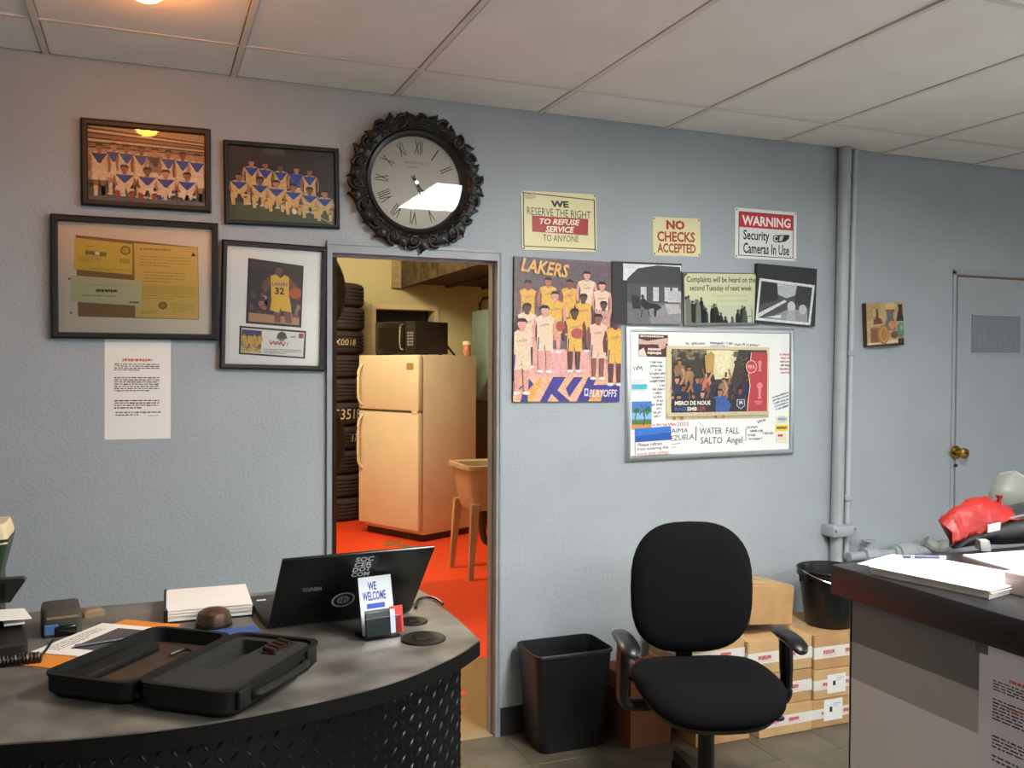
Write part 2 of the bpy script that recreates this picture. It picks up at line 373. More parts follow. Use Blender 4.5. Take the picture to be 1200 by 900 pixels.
# hung ceiling: slab, tee grid, tiles
ce = struct(B().box(XL-.1, XR+.1, YB-.1, D, CEIL+.07, CEIL+.12).build('ceiling', M('ceiling_void', '#4a4642', .9)), 'hung ceiling of off-white mineral tiles')
GX0, GY0 = -.316-.61*4, 3.13
cols = [GX0+.61*i for i in range(14)]; rows = [GY0-1.22*j for j in range(6)]
for x in cols:
    if XL < x < XR: B().box(-.0095, .0095, YB, D-.001, CEIL, CEIL+.03).build('ceiling_tee', TEE, ce, (x, 0, 0))
for y in rows: B().box(XL, XR, y-.0095, y+.0095, CEIL+.0006, CEIL+.028).build('ceiling_tee', TEE, ce)
troffers = [(7, 1), (7, 3), (11, 3)]
tmeshes = {}
for i in range(-1, len(cols)):
    x0 = XL if i < 0 else cols[i]; x1 = XR if i == len(cols)-1 else cols[i+1]
    x0 = max(x0, XL); x1 = min(x1, XR)
    if x1-x0 < .05: continue
    for j in range(-1, len(rows)):
        y1 = D if j < 0 else rows[j]; y0 = YB if j == len(rows)-1 else rows[j+1]
        if y1-y0 < .05 or (i, j) in troffers: continue
        k = (round(x1-x0, 3), round(y1-y0, 3))
        if k not in tmeshes: tmeshes[k] = B().rbox(-k[0]/2+.0125, k[0]/2-.0125, -k[1]/2+.0125, k[1]/2-.0125, 0, .016, .003, 1).mesh('ceiling_tile', TILEC)
        o = link('ceiling_tile', tmeshes[k], ce, ((x0+x1)/2, (y0+y1)/2, CEIL+.001+random.uniform(0, .003)), (random.uniform(-.003, .003), random.uniform(-.003, .003), 0))
TUBE = emit('fluorescent_diffuser', '#fbf9f4', 66)
for n_, (i, j) in enumerate(troffers):
    x0, x1, y1, y0 = cols[i], cols[i+1], rows[j], rows[j+1]
    where = ['above the swivel chair', 'behind the viewer near the rear window', 'by the side window', 'over the customer area on the left', 'in the far corner between both windows'][n_]
    r = thing('ceiling_light', 'flat fluorescent ceiling light panel '+where, 'ceiling light', ((x0+x1)/2, (y0+y1)/2, CEIL), group='fluorescent ceiling panels')
    b = B(); hx, hy = (x1-x0)/2-.013, (y1-y0)/2-.013
    L = [[V(-a, -c, z), V(a, -c, z), V(a, c, z), V(-a, c, z)] for a, c, z in ((hx, hy, .004), (hx-.02, hy-.02, .002), (hx-.035, hy-.035, .056), (hx, hy, .058))]
    b.loft(L+[L[0]], False, False, smooth=False).build('frame', ALU, r)
    B().box(-hx+.034, hx-.034, -hy+.034, hy-.034, .05, .055).build('diffuser', TUBE, r)

# warm downlight above the framed photographs
lc = onZ(172, -26, CEIL)
r = thing('downlight', 'small recessed ceiling lamp with a warm orange bulb above the framed team photos', 'ceiling light', (lc.x, lc.y, CEIL+.004))
B().lathe([(.055, .0), (.085, -.002), (.088, -.006), (.06, -.01), (.055, -.004), (.055, 0)], 32).build('trim_ring', TEE, r)
B().sphere((0, 0, -.03), .05, .05, .04, 20, 10).build('bulb', emit('warm_bulb', '#ff9838', 105), r)

# doorway frame
b = B(); fw = .021; hh_ = .044
b.box(d1l, d1l+fw, D-.012, D+TH+.012, 0, d1top); b.box(d1r-fw, d1r, D-.012, D+TH+.012, 0, d1top); b.box(d1l+fw, d1r-fw, D-.012, D+TH+.012, d1top-hh_, d1top)
b.box(d1l+fw, d1l+fw+.008, D+.03, D+.06, 0, d1top-hh_); b.box(d1r-fw-.008, d1r-fw, D+.03, D+.06, 0, d1top-hh_); b.box(d1l+fw+.008, d1r-fw-.008, D+.03, D+.06, d1top-hh_-.01, d1top-hh_)
b.box(d1l+.001, d1r-.001, D-.017, D-.012, d1top-.014, d1top-.001); b.box(d1r-.009, d1r-.001, D-.016, D-.012, 0, d1top-.0145); b.box(d1l+.001, d1l+.008, D-.016, D-.012, 0, d1top-.0145)
struct(b.build('trim_1', TRIM), 'grey painted steel frame of the open doorway')
struct(B().box(d1l, d1r, D, D+TH, -.02, .004).build('trim_2', M('threshold', '#8d7a5f', .6, var=.15)), 'worn threshold of the open doorway')

# grey door at the right
dr = bpy.data.objects.new('door_1', None); C.objects.link(dr); struct(dr, 'flush grey painted door with a louvre grille and brass knob')
B().box(d2l+.006, d2r, D-.012, D+.04, .01, d2top-.012).build('door_leaf', WALL_SMOOTH, dr)
b = B(); b.box(d2l-.02, d2l, D-.006, D+.05, 0, d2top+.02); b.box(d2l-.02, d2r, D-.006, D+.05, d2top+.004, d2top+.03)
b.build('door_jamb', WALL_SMOOTH, dr)
g0, g1 = onY(1139, 369, D-.012), onY(1194, 414, D-.012)
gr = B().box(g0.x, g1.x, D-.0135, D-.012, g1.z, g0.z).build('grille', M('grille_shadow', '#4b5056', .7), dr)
slat = B().box(0, g1.x-g0.x, -.005, 0, 0, .0045, lambda p: V(p.x, p.y-p.z*.4, p.z)).mesh('grille_slat', WALL_SMOOTH)
NS = 18
for i in range(NS): link('grille_slat', slat, gr, (g0.x, D-.0135, g1.z+(g0.z-g1.z-.004)*i/(NS-1)))
bar = B().box(0, .003, -.006, 0, 0, g0.z-g1.z).mesh('grille_bar', WALL_SMOOTH)
for i in range(24): link('grille_bar', bar, gr, (g0.x+(g1.x-g0.x-.003)*i/23, D-.0135, g1.z))
k = onY(1127, 531, D-.05)
kn = B().lathe([(.036, .0), (.034, .006), (.016, .012), (.014, .028), (.022, .036), (.0285, .05), (.026, .062), (.012, .068), (.001, .069)], 24, (k.x, D-.012, k.z), 'Y').build('door_knob', BRASS, dr)
B().cyl((k.x, D-.081, k.z), (k.x, D-.084, k.z), .006, n=12).build('keyhole', STEELD, kn)
B().box(k.x-.012, k.x+.014, D-.0135, D-.012, k.z-.075, k.z-.06).build('latch_scar', STEELD, dr)

# ------------------------------------------------------------------ the workshop behind the doorway
GARW = M('cream_wall', '#cbc494', .75, var=.06, scale=2, bump=.15, bscale=40)
GY = 9.6; gx0, gx1 = -.3, 4.6
pw0, pw1 = onY(440, 362, GY), onY(508, 378, GY)
b = B(); zc = pw0.z; zb = 1.3
b.box(gx0, pw0.x, GY, GY+.3, 0, WH); b.box(pw1.x, gx1, GY, GY+.3, 0, WH); b.box(pw0.x, pw1.x, GY, GY+.3, zc, WH); b.box(pw0.x, pw1.x, GY, GY+.3, 0, zb); b.box(pw0.x, pw1.x, GY+.24, GY+.3, zb, zc)
struct(b.build('wall_workshop_back', GARW), 'cream painted wall at the back of the workshop')
struct(B().box(gx0-TH, gx0, D+TH, GY+.3, 0, WH).build('wall_workshop_left', GARW))
struct(B().box(gx1, gx1+TH, D+TH, GY+.3, 0, WH).build('wall_workshop_right', GARW))
struct(B().box(gx0-TH, gx1+TH, D+TH, GY+.3, WH, WH+.1).build('ceiling_workshop', GARW))
wr = bpy.data.objects.new('window_3', None); C.objects.link(wr); struct(wr, 'dark recessed window behind the microwave')
b = B(); ft = .05
b.box(pw0.x-ft, pw1.x+ft, GY-.03, GY, zc, zc+ft); b.box(pw0.x-ft, pw0.x, GY-.03, GY, zb, zc); b.box(pw1.x, pw1.x+ft, GY-.03, GY, zb, zc)
b.build('window_frame', M('cream_trim', '#d8cba0', .6), wr)
B().box(pw0.x, pw1.x, GY+.2, GY+.21, zb, zc).build('pane', BLACKGL, wr)
# orange painted floor with worn patches
m = bpy.data.materials.new('orange_floor_paint'); m.use_nodes = True; nt = m.node_tree; bs = nt.nodes['Principled BSDF']
tc = nt.nodes.new('ShaderNodeTexCoord'); n1 = nt.nodes.new('ShaderNodeTexNoise'); n1.inputs['Scale'].default_value = 1.7; n1.inputs['Detail'].default_value = 6
sx = nt.nodes.new('ShaderNodeSeparateXYZ'); nt.links.new(tc.outputs['Object'], sx.inputs[0]); nt.links.new(tc.outputs['Object'], n1.inputs['Vector'])
mr = nt.nodes.new('ShaderNodeMapRange'); mr.inputs[1].default_value = 3.6; mr.inputs[2].default_value = 5.6; mr.inputs[3].default_value = .12; mr.inputs[4].default_value = -.06
nt.links.new(sx.outputs['Y'], mr.inputs[0])
ad = nt.nodes.new('ShaderNodeMath'); ad.operation = 'ADD'; nt.links.new(n1.outputs['Fac'], ad.inputs[0]); nt.links.new(mr.outputs[0], ad.inputs[1])
cr = nt.nodes.new('ShaderNodeValToRGB'); cr.color_ramp.interpolation = 'LINEAR'
cr.color_ramp.elements[0].position = .575; cr.color_ramp.elements[1].position = .59
cr.color_ramp.elements[0].color = (*lin('#e8481f'), 1); cr.color_ramp.elements[1].color = (*lin('#8a7048'), 1)
nt.links.new(ad.outputs[0], cr.inputs[0]); nt.links.new(cr.outputs[0], bs.inputs['Base Color']); bs.inputs['Roughness'].default_value = .5
struct(B().box(gx0, gx1, D+TH, GY, -.1, 0).build('floor_workshop', m), 'orange painted workshop floor with worn tan patches')
# workshop lamp (hidden above the door head): the warm light in there
r = thing('shop_light', 'long warm workshop strip light hung over the tub sink', 'ceiling light', (.75, 6.2, 3.3))
B().box(-.75, .75, -.1, .1, 0, .06).build('housing', ALU, r)
B().cyl((-.7, 0, -.02), (.7, 0, -.02), .03, n=12).build('tube', emit('warm_tube', '#ffeccc', 410), r)
for sx in (-.6, .6): B().cyl((sx, 0, .06), (sx, 0, .4), .006, n=6).build('hanger', STEELD, r)

# ---- refrigerator
FRG = M('cream_enamel', '#d6ccae', .38, var=.05, scale=4, bump=.03, bscale=200)
fc = onZ(490, 637, 0); s_, c_ = .45, .893
FR = thing('refrigerator', 'cream two-door refrigerator standing on the orange workshop floor', 'refrigerator', (fc.x, fc.y, 0), (0, 0, math.atan2(-.893, .45)))
# local +x runs from the hidden left edge to the near corner; +y is the visible side's depth
FWD, FDP, FH, SPL = .8, .72, 1.625, 1.13
B().rbox(-FWD, 0, .06, FDP, .06, FH, .012).build('body', FRG, FR)
B().box(-FWD+.03, -.02, .08, FDP-.05, 0, .07).build('kick_plate', M('rusty_plinth', '#3a2416', .7, var=.3), FR)
fd = B().rbox(-FWD, 0, -.005, .052, .1, SPL-.008, .012).build('door', FRG, FR)
fz = B().rbox(-FWD, 0, -.005, .052, SPL+.008, FH, .012).build('freezer_door', FRG, FR)
for par, z0, z1 in ((fd, .6, SPL-.05), (fz, SPL+.04, FH-.08)):
    B().tube(catmull([(-FWD+.06, -.005, z0), (-FWD+.05, -.045, z0+.06), (-FWD+.05, -.05, (z0+z1)/2), (-FWD+.05, -.045, z1-.06), (-FWD+.06, -.005, z1)], 4), .013, 8).build('handle', FRG, par)
B().box(-.15, -.06, -.007, -.004, FH-.13, FH-.07).build('badge', M('badge_gold', '#b89a58', .4, .4), fz)
B().box(-FWD+.01, -.01, -.002, .055, SPL-.009, SPL+.009).build('door_gap', M('gasket', '#453e30', .7), FR)
B().rbox(-.08, -.01, -.012, .05, SPL-.02, SPL+.012, .004).build('hinge', FRG, FR)
fm = Matrix.Translation((fc.x, fc.y, 0)) @ Matrix.Rotation(math.atan2(-.893, .45), 4, 'Z')
mp = fm @ V(-.42, .3, FH)
MW = thing('microwave_oven', 'black microwave oven on top of the cream refrigerator', 'microwave', mp, (0, 0, math.atan2(-.893, .45)))
B().rbox(-.27, .27, -.19, .2, .012, .3, .006).build('body', BLACKPL, MW)
md = B().rbox(-.268, .14, -.205, -.188, .016, .296, .004).build('door', BLACKGL, MW)
B().box(-.22, .08, -.2065, -.205, .06, .25).build('door_window', M('dark_mesh_glass', '#050506', .12), md)
B().tube(catmull([(.115, -.205, .05), (.11, -.235, .07), (.11, -.24, .16), (.11, -.235, .25), (.115, -.205, .27)], 4), .009, 8).build('handle', CHROME, md)
cp = B().rbox(.142, .268, -.203, -.188, .016, .296, .003).build('control_panel', BLACKPL, MW)
B().box(.165, .245, -.2045, -.203, .225, .265).build('display', M('display_green', '#1b2a22', .2), cp)
km = B().rbox(0, .02, -.003, 0, 0, .016, .002, 1).mesh('key', M('key_grey', '#8c8a80', .5))
for i in range(3):
    for j in range(5): link('key', km, cp, (.165+.029*i, -.203, .085+.026*j))
for sx in (-.22, .22):
    for sy in (-.14, .15): B().cyl((sx, sy, 0), (sx, sy, .014), .014, n=10).build('foot', BLACKPL, MW)
cp_ = fm @ V(-.03, .62, FH)
r = thing('spice_can', 'small red and white can beside the microwave on the refrigerator', 'can', cp_)
B().lathe([(.001, 0), (.036, 0), (.036, .115), (.034, .118), (.001, .118)], 16).build('body', M('can_red', '#b5482c', .5, var=.2, scale=30, col2='#d9a07a'), r)
B().lathe([(.037, .1), (.037, .13), (.001, .132)], 16).build('lid', WHITEP, r)

# ---- tub sink
TUBM = M('tub_plastic', '#b09a78', .5, var=.12, scale=5, bump=.05)
ta, tb_ = onY(549, 549, 6.05), onY(528, 539, 6.5)
T = thing('utility_sink', 'stained cream utility tub sink on splayed legs in the workshop', 'sink', (ta.x, 6.05, 0))
tw, td, tz = .6, .5, .815
def tl(w_, d_, z, r_=.05): return rrect(w_, d_, r_, z, 4, tw/2, td/2)
B().loft([tl(tw-.16, td-.14, tz-.33), tl(tw-.1, td-.08, tz-.2), tl(tw-.06, td-.04, tz-.05), tl(tw-.06, td-.04, tz-.03), tl(tw, td, tz-.03), tl(tw, td, tz), tl(tw-.03, td-.03, tz+.004), tl(tw-.08, td-.06, tz-.01), tl(tw-.18, td-.15, tz-.3)], True, True).build('basin', TUBM, T)
for x, y in ((.07, .06), (.07, td-.06), (tw-.07, .06), (tw-.07, td-.06)):
    ox, oy = (-.04 if x < .3 else .04), (-.03 if y < .25 else .03)
    B().loft([[V(x+ox+a*.016, y+oy+c*.014, 0) for a, c in ((-1, -1), (1, -1), (1, 1), (-1, 1))], [V(x+a*.03, y+c*.026, tz-.28) for a, c in ((-1, -1), (1, -1), (1, 1), (-1, 1))]], smooth=False).build('leg', TUBM, T)
B().tube(catmull([(tw/2-.1, td/2, tz-.31), (tw/2-.1, td/2, .3), (tw/2-.06, td/2, .22), (tw/2, td/2, .26), (tw/2+.1, td/2, .3), (tw/2+.12, td/2+.3, .3)], 4), .025, 10).build('drain_pipe', M('dark_drain', '#3d3128', .6), T)

# ---- tyres
RUB = M('tyre_rubber', '#35302a', .78, var=.2, scale=14, bump=.1, bscale=60)
def tyre_mesh(R_=.325, W_=.232):
    h = W_/2; pr = [(R_*.6, -h*.7), (R_*.62, -h*.85), (R_*.66, -h*.82), (R_*.7, -h*.95), (R_*.76, -h*1.0), (R_*.765, -h*.97), (R_*.84, -h), (R_*.845, -h*.96), (R_*.9, -h*.95), (R_*.95, -h*.9), (R_, -h*.72)]
    for g in (-.45, -.15, .15, .45):
        pr += [(R_+.003, h*(g-.06)), (R_-.009, h*(g-.045)), (R_-.009, h*(g+.045)), (R_+.003, h*(g+.06))]
    pr += [(R_, h*.72), (R_*.95, h*.9), (R_*.845, h*.96), (R_*.84, h), (R_*.765, h*.97), (R_*.76, h), (R_*.7, h*.95), (R_*.66, h*.82), (R_*.62, h*.85), (R_*.6, h*.7), (R_*.59, 0)]
    b = B().lathe(pr+[pr[0]], 44); n = 44
    return b.mesh('tyre', RUB, 50)
tm = tyre_mesh()
tr_ = onY(427, 450, 9.12)
tcx, tcy = tr_.x-.33, 9.12
ordn = ['bottom', 'second', 'third', 'fourth', 'fifth', 'sixth', 'seventh', 'eighth', 'ninth', 'topmost']
for i in range(10):
    dx, dy = random.uniform(-.018, .018), random.uniform(-.015, .015)
    o = link('tyre', tm, None, (tcx+dx, tcy+dy, .117+.2345*i), (0, 0, random.uniform(0, 6)))
    tag(o, ('%s tyre of the tall dark stack beside the refrigerator' % ordn[i]) if i else 'bottom tyre of the tall dark stack, on the orange floor', 'tyre', 'tyres in the tall stack')
def chalk(txt, i, a0, wd, ht):
    p = Print(wd, ht, y=0); p.text(txt, 0, 0, 1, 1, '#d8c8a4', shear=.1)
    o = [q for q in bpy.data.objects if q.name == 'tyre' or q.name.startswith('tyre.')][i]
    a_o = o.rotation_euler.z
    def fn(v): a = a0-a_o+v.x/.33; return V(.332*math.cos(a), .332*math.sin(a), v.z)
    p.build('chalk_mark', PR_MATTE, o, fn=fn)
chalk('53518', 4, math.radians(-72), .3, .1); chalk('XX0018', 7, math.radians(-80), .3, .06); chalk('17', 3, math.radians(-55), .08, .07)
# two upright tyres on a rack nearer the doorway
RK = M('rack_steel', '#4a4640', .5, .6, var=.1)
RA = thing('tyre_rack', 'steel tyre rack just left of the doorway in the workshop', 'rack', (.78, 6.0, 0))
RT_ = .37
for sx in (-.55, .33):
    for sy in (-.16, .16): B().box(sx-.02, sx+.02, sy-.02, sy+.02, 0, 2.5).build('post', RK, RA)
tiers = (onY(403, 518, 6).z, onY(402, 345, 6).z)
for z in tiers:
    for sy in (-.13, .13): B().box(-.55, .33, sy-.015, sy+.015, z-RT_-.04, z-RT_+.008).build('rail', RK, RA)
tm2 = tyre_mesh(RT_, .25)
for k_, z in enumerate(tiers):
    xr = onY(402.5, 450, 6.0).x
    o = link('rack_tyre', tm2, None, (xr-RT_-.003, 6.0, z+.012), (math.pi/2, 0, 0)); tag(o, ['upright tyre on the lower tier of the workshop rack beside the doorway', 'upright tyre on the upper tier of the workshop rack beside the doorway'][k_], 'tyre', 'tyres on the rack')
# dark tyre leaning under the sink, seen by the right jamb
o = link('tyre_on_floor', tm, None, (2.53, 5.45, .318), (math.pi/2, 0, 1.35)); tag(o, 'dark tyre standing on the floor beside the utility sink by the right jamb', 'tyre')

# ---- platform overhead
WOODD = M('dark_timber', '#4a3826', .7, var=.35, scale=6, stretch=(1, .2, 4), bump=.2, bscale=30)
pc = onY(472, 336, GY)
PL = thing('loft_platform', 'dark timber loft platform under the workshop ceiling', 'platform', (pc.x, GY, pc.z))
B().box(0, 1.9, -2.6, -.01, .03, .06).build('deck', WOODD, PL)
for i in range(5): B().box(.06+.42*i, .1+.42*i, -2.6, -.01, -.0, .03).build('joist', WOODD, PL)
B().box(-.04, 0, -2.6, -.01, -.02, .3).build('side_board', M('mottled_board', '#3d3222', .8, var=.5, scale=9, col2='#6a5a38', bump=.2), PL)
B().box(-.04, 1.9, -2.64, -2.6, -.02, .3).build('front_board', WOODD, PL)
B().box(-.13, -.04, -.08, -.01, -.02, .62).build('bracket', M('galvanised_angle', '#b3a07c', .45, .4, var=.25, scale=12), PL)
# conduit and teal cabinet at the right of the view
pp = onY(563, 350, GY-.03)
o = B().tube([(pp.x, GY-.02, 0), (pp.x, GY-.02, pp.z-.05), (pp.x+.03, GY-.02, pp.z), (pp.x+.2, GY-.02, pp.z+.03), (pp.x+.5, GY-.02, pp.z+.03)], .016, 8).build('conduit', M('conduit_dark', '#5c4c34', .5, .3))
tag(o, 'dark bent conduit running down the cream workshop wall', 'conduit')
q0, q1 = onY(571, 362, 8.2), onY(571, 470, 8.2)
TC = thing('teal_locker', 'pale teal metal locker at the right edge of the workshop view', 'locker', (q0.x, 8.2, 0))
B().rbox(0, .55, 0, .45, q1.z, q0.z, .008).build('body', M('teal_paint', '#8aa394', .5, var=.1), TC)
B().box(.02, .53, .03, .43, 0, q1.z).build('stand', M('locker_stand', '#5a4a3c', .6), TC)
B().box(.05, .5, -.008, 0, q1.z+.04, q0.z-.04).build('door', MATS['teal_paint'], TC)
a0, a1 = onY(515, 394, GY-.02), onY(536, 418, GY-.02)
o = B().cyl((a0.x-.1, GY-.02, a0.z+.11), (a1.x+.2, GY-.02, a1.z-.25), .012, n=8).build('brace_rod', STEELD); tag(o, 'thin diagonal rod leaning on the wall behind the microwave', 'rod')

# ================================================================== ON THE OFFICE WALL
def framed(name, label, px, bw, t, win, glass=True, cat='picture', matboard=None):
    r, w_, h_ = hang(name, label, cat, px, t)
    frame_ring(r, w_, h_, bw, t, BLACKWOOD)
    iw, ih = w_-2*bw+.004, h_-2*bw+.004
    B().box(-iw/2, iw/2, -.006, -.001, -ih/2, ih/2).build('backing', MATS.get('backing') or M('backing', '#6b5a44', .8), r)
    p = Print(iw, ih, win, .0065)
    if glass: B().add([V(-iw/2, -t*.55, -ih/2), V(iw/2, -t*.55, -ih/2), V(iw/2, -t*.55, ih/2), V(-iw/2, -t*.55, ih/2)], [(0, 1, 2, 3)]).build('glass', GLASS, r)
    return r, p
BL, YE = '#2f4fb0', '#e6c684'
# 1: team photo, upper left (crop pixels of a x3 view)
r, p = framed('framed_photo', 'black-framed team photo of players in blue and cream shirts, uppermost left', [(94, 137), (247, 151), (248, 249), (95, 240)], .022, .022, (304, 432, 722, 722))
p.bg('#c8a888')
for i in range(9): p.poly([(304, 440+i*9), (722, 466+i*6), (722, 470+i*6), (304, 447+i*9)], ['#40342c', '#e8d8c4', '#2c2824', '#8a6a54'][i % 4])
p.rect(304, 640, 722, 722, '#5a6048'); p.rect(304, 655, 722, 668, '#2a2a24')
for i, x in enumerate((395, 440, 492, 540, 588, 640, 692)):
    person(p, x, 508+i*3, 27, '#ece0c8' if i != 3 else '#8a8a98', '#efe4cc', SK[i % 3], '#efe4cc', 'stand', trim=BL if i != 3 else '#3a3a58', wide=1.2)
for i, x in enumerate((345,)): person(p, x, 516, 28, '#e8d8c0', '#efe4cc', SK[1], '#efe4cc', 'stand', trim='#24408c', wide=1.2)
for i, x in enumerate((432, 512, 578, 655)): person(p, x, 592+i*4, 29, '#ece0c8', '#efe4cc', SK[(i+1) % 3], '#c03a30' if i < 2 else '#3b4a90', 'crouch', trim=BL, wide=1.25)
p.rect(304, 704, 722, 722, '#6b7480'); p.build('print', PR_PHOTO, r)
# 2: night team photo
r, p = framed('framed_photo', 'black-framed night team photo of players in cream shirts with blue yokes', [(262, 163), (398, 174), (398, 268), (263, 262)], .017, .02, (812, 515, 1176, 788))
p.bg('#2e2622'); p.poly([(812, 515), (1176, 540), (1176, 600), (812, 570)], '#3a2f2c'); p.ell(965, 528, 40, 14, '#5a5a48'); p.rect(812, 720, 1176, 788, '#4f5a34')
p.line([(1080, 740), (1170, 788)], 4, '#cfcfb8')
for i, x in enumerate((890, 936, 987, 1042, 1087)): person(p, x, 575+i*5, 22, YE if i != 3 else '#3f6fc0', YE, SK[i % 3], YE, 'stand', trim=BL, wide=1.25)
for i, x in enumerate((848, 918, 972, 1030, 1086, 1138)): person(p, x, 628+i*9, 24, YE, YE, SK[(i+1) % 3], YE, 'crouch', trim=BL, wide=1.3)
p.ell(1033, 747, 9, 9, '#f0f0e8'); p.build('print', PR_PHOTO, r)
# 3: certificates
r, p = framed('framed_certificate', 'wide black-framed display of yellow certificates and a cheque', [(58, 249), (256, 262), (256, 398), (60, 397)], .022, .03, (50, 78, 600, 492), cat='certificate')
p.bg('#e9dccb'); p.poly([(112, 128), (547, 152), (550, 434), (118, 431)], '#94724a')
p.poly([(314, 148), (545, 154), (548, 432), (318, 429)], '#e2c069'); p.para(335, 165, 520, 178, 1, '#a88844', .5); p.para(335, 195, 520, 240, 4, '#b39550', .3)
p.para(350, 255, 500, 300, 4, '#b39550', .3, seed=3); p.rect(325, 305, 545, 340, '#d8b35c'); p.para(330, 345, 540, 362, 2, '#b39550', .3, seed=4); p.para(340, 405, 400, 418, 2, '#a88844', .4); p.para(450, 375, 530, 410, 5, '#b39550', .3, seed=6)
p.ell(417, 382, 16, 14, '#6d5a34', 16); p.ell(417, 382, 12, 10, '#b08f54', 14); p.poly([(520, 188), (530, 172), (540, 188)], '#5f4e2c')
p.poly([(108, 138), (310, 152), (308, 268), (106, 256)], '#dcc558'); p.ell(284, 177, 18, 17, '#7d743c', 16); p.ell(284, 177, 13, 12, '#c8b252', 14)
p.poly([(145, 183), (218, 188), (217, 204), (144, 199)], '#8e8444'); p.rect(178, 187, 194, 199, '#ece4cc'); p.para(120, 205, 200, 230, 4, '#8e8444', .35, slope=.04); p.para(160, 246, 295, 258, 2, '#9c9048', .35, slope=.05); p.para(150, 165, 195, 172, 1, '#9c9048', .5); p.rect(262, 208, 298, 226, '#b7a850')
p.poly([(96, 278), (342, 290), (340, 386), (94, 376)], '#d4cfa4'); p.para(180, 327, 256, 340, 1, '#3c3a2c', .8, 1); p.para(150, 308, 310, 318, 2, '#9c9a78', .3); p.para(135, 350, 320, 358, 1, '#8c8a68', .5); p.para(296, 370, 332, 378, 1, '#4a4838', .8, 1)
p.ell(90, 292, 5, 4, '#7a6a50', 8); p.ell(95, 418, 4, 4, '#7a6a50', 8); p.build('print', PR_MATTE, r)
# 4: framed player photo with a ticket
r, p = framed('framed_photo', 'tall black-framed white mat with a basketball player photo above a ticket', [(259, 280), (383, 289), (382, 435), (259, 432)], .019, .025, (645, 165, 985, 600))
p.bg('#ece9e4'); p.rect(662, 182, 968, 588, '#f3f1ec'); p.poly([(720, 208), (918, 224), (914, 456), (716, 448)], '#1a1512'); p.poly([(728, 217), (910, 231), (906, 449), (724, 441)], '#3c2a24')
rg = random.Random(4)
for i in range(46): p.ell(rg.uniform(732, 902), rg.uniform(330, 430), rg.uniform(5, 11), rg.uniform(7, 13), rg.choice(['#7a4a3c', '#a86a58', '#4c3a44', '#c09080', '#2c2430', '#8a3038']), 7, lay=i % 6 == 0)
p.poly([(726, 408), (906, 420), (906, 447), (726, 440)], '#b88a5a')
GO = '#e8b838'
p.poly([(812, 378), (840, 380), (838, 440), (818, 440)], '#7a4a34'); p.poly([(842, 378), (872, 380), (880, 440), (858, 442)], '#7a4a34')
p.poly([(806, 345), (870, 348), (878, 400), (842, 396), (838, 385), (832, 404), (800, 395)], GO)
p.poly([(800, 268), (818, 262), (836, 275), (850, 262), (866, 270), (868, 352), (804, 350)], GO)
p.poly([(800, 270), (786, 275), (768, 310), (778, 330), (790, 322), (802, 300)], '#7a4a34'); p.poly([(866, 272), (880, 282), (902, 312), (890, 326), (868, 305)], '#7a4a34')
p.ell(890, 328, 22, 22, '#b4582c', 14); p.ell(830, 248, 14, 20, '#7a4a34', 12); p.poly([(815, 244), (816, 230), (830, 225), (845, 231), (846, 245), (840, 236), (820, 236)], '#15100e')
p.text('32', 816, 310, 850, 336, '#2c2838', .03); p.text('LAKERS', 806, 292, 862, 304, '#6a3a8c', .02)
p.poly([(695, 458), (932, 468), (930, 572), (694, 562)], '#211a16'); p.poly([(702, 465), (926, 475), (923, 566), (700, 556)], '#e9e6df')
p.poly([(703, 470), (773, 474), (771, 556), (702, 553)], '#46406a'); p.rect(703, 530, 771, 555, '#cdb43c')
for i in range(7): person(p, 712+i*9, 488+(i % 2)*8, 8, '#d8b040', '#d8b040', SK[i % 4], None, 'stand')
p.ell(845, 492, 14, 18, '#8a8680', 12); p.poly([(826, 500), (864, 500), (858, 480), (845, 473), (832, 480)], '#55524e'); p.scrib(800, 508, 870, 528, '#b43c34', 3, 10, 2); p.rect(905, 478, 922, 496, '#b04038'); p.para(875, 490, 905, 497, 1, '#555', .6); p.para(780, 540, 915, 560, 3, '#8c8a86', .35)
p.build('print', PR_GLOSS, r)
# nails and hooks above it
# 5: notice sheet
r, w_, h_ = hang('notice_sheet', 'white printed notice taped to the wall under the certificate frame', 'notice', [(121, 396), (199, 399), (201, 513), (124, 516)], .002)
def paper_bend(v): return v
b = B(); L = [[V(w_*(j/8-.5), 0, h_*(i/10-.5)) for j in range(9)] for i in range(11)]
b.loft(L, False, False, closed=False); b.mapv(lambda v: paper_bend(v)+V(0, -.001, 0)); o = b.build('sheet', WHITEP, r)
p = Print(w_, h_, (210, 500, 455, 858), .0016); p.rect(230, 550, 440, 800, '#ebe8e2')
p.para(275, 570, 385, 582, 1, '#d0614c', .8, 1); p.para(245, 588, 412, 616, 4, '#55504c', .5, .55, seed=2); p.para(245, 636, 412, 690, 7, '#55504c', .5, .8, seed=3); p.para(245, 718, 412, 752, 4, '#55504c', .5, .6, seed=5); p.para(250, 760, 418, 778, 2, '#55504c', .5, .5, seed=7); p.scrib(372, 770, 408, 778, '#6a6660', 1.5, 8, 3)
p.build('lettering', PR_MATTE, r, fn=paper_bend)

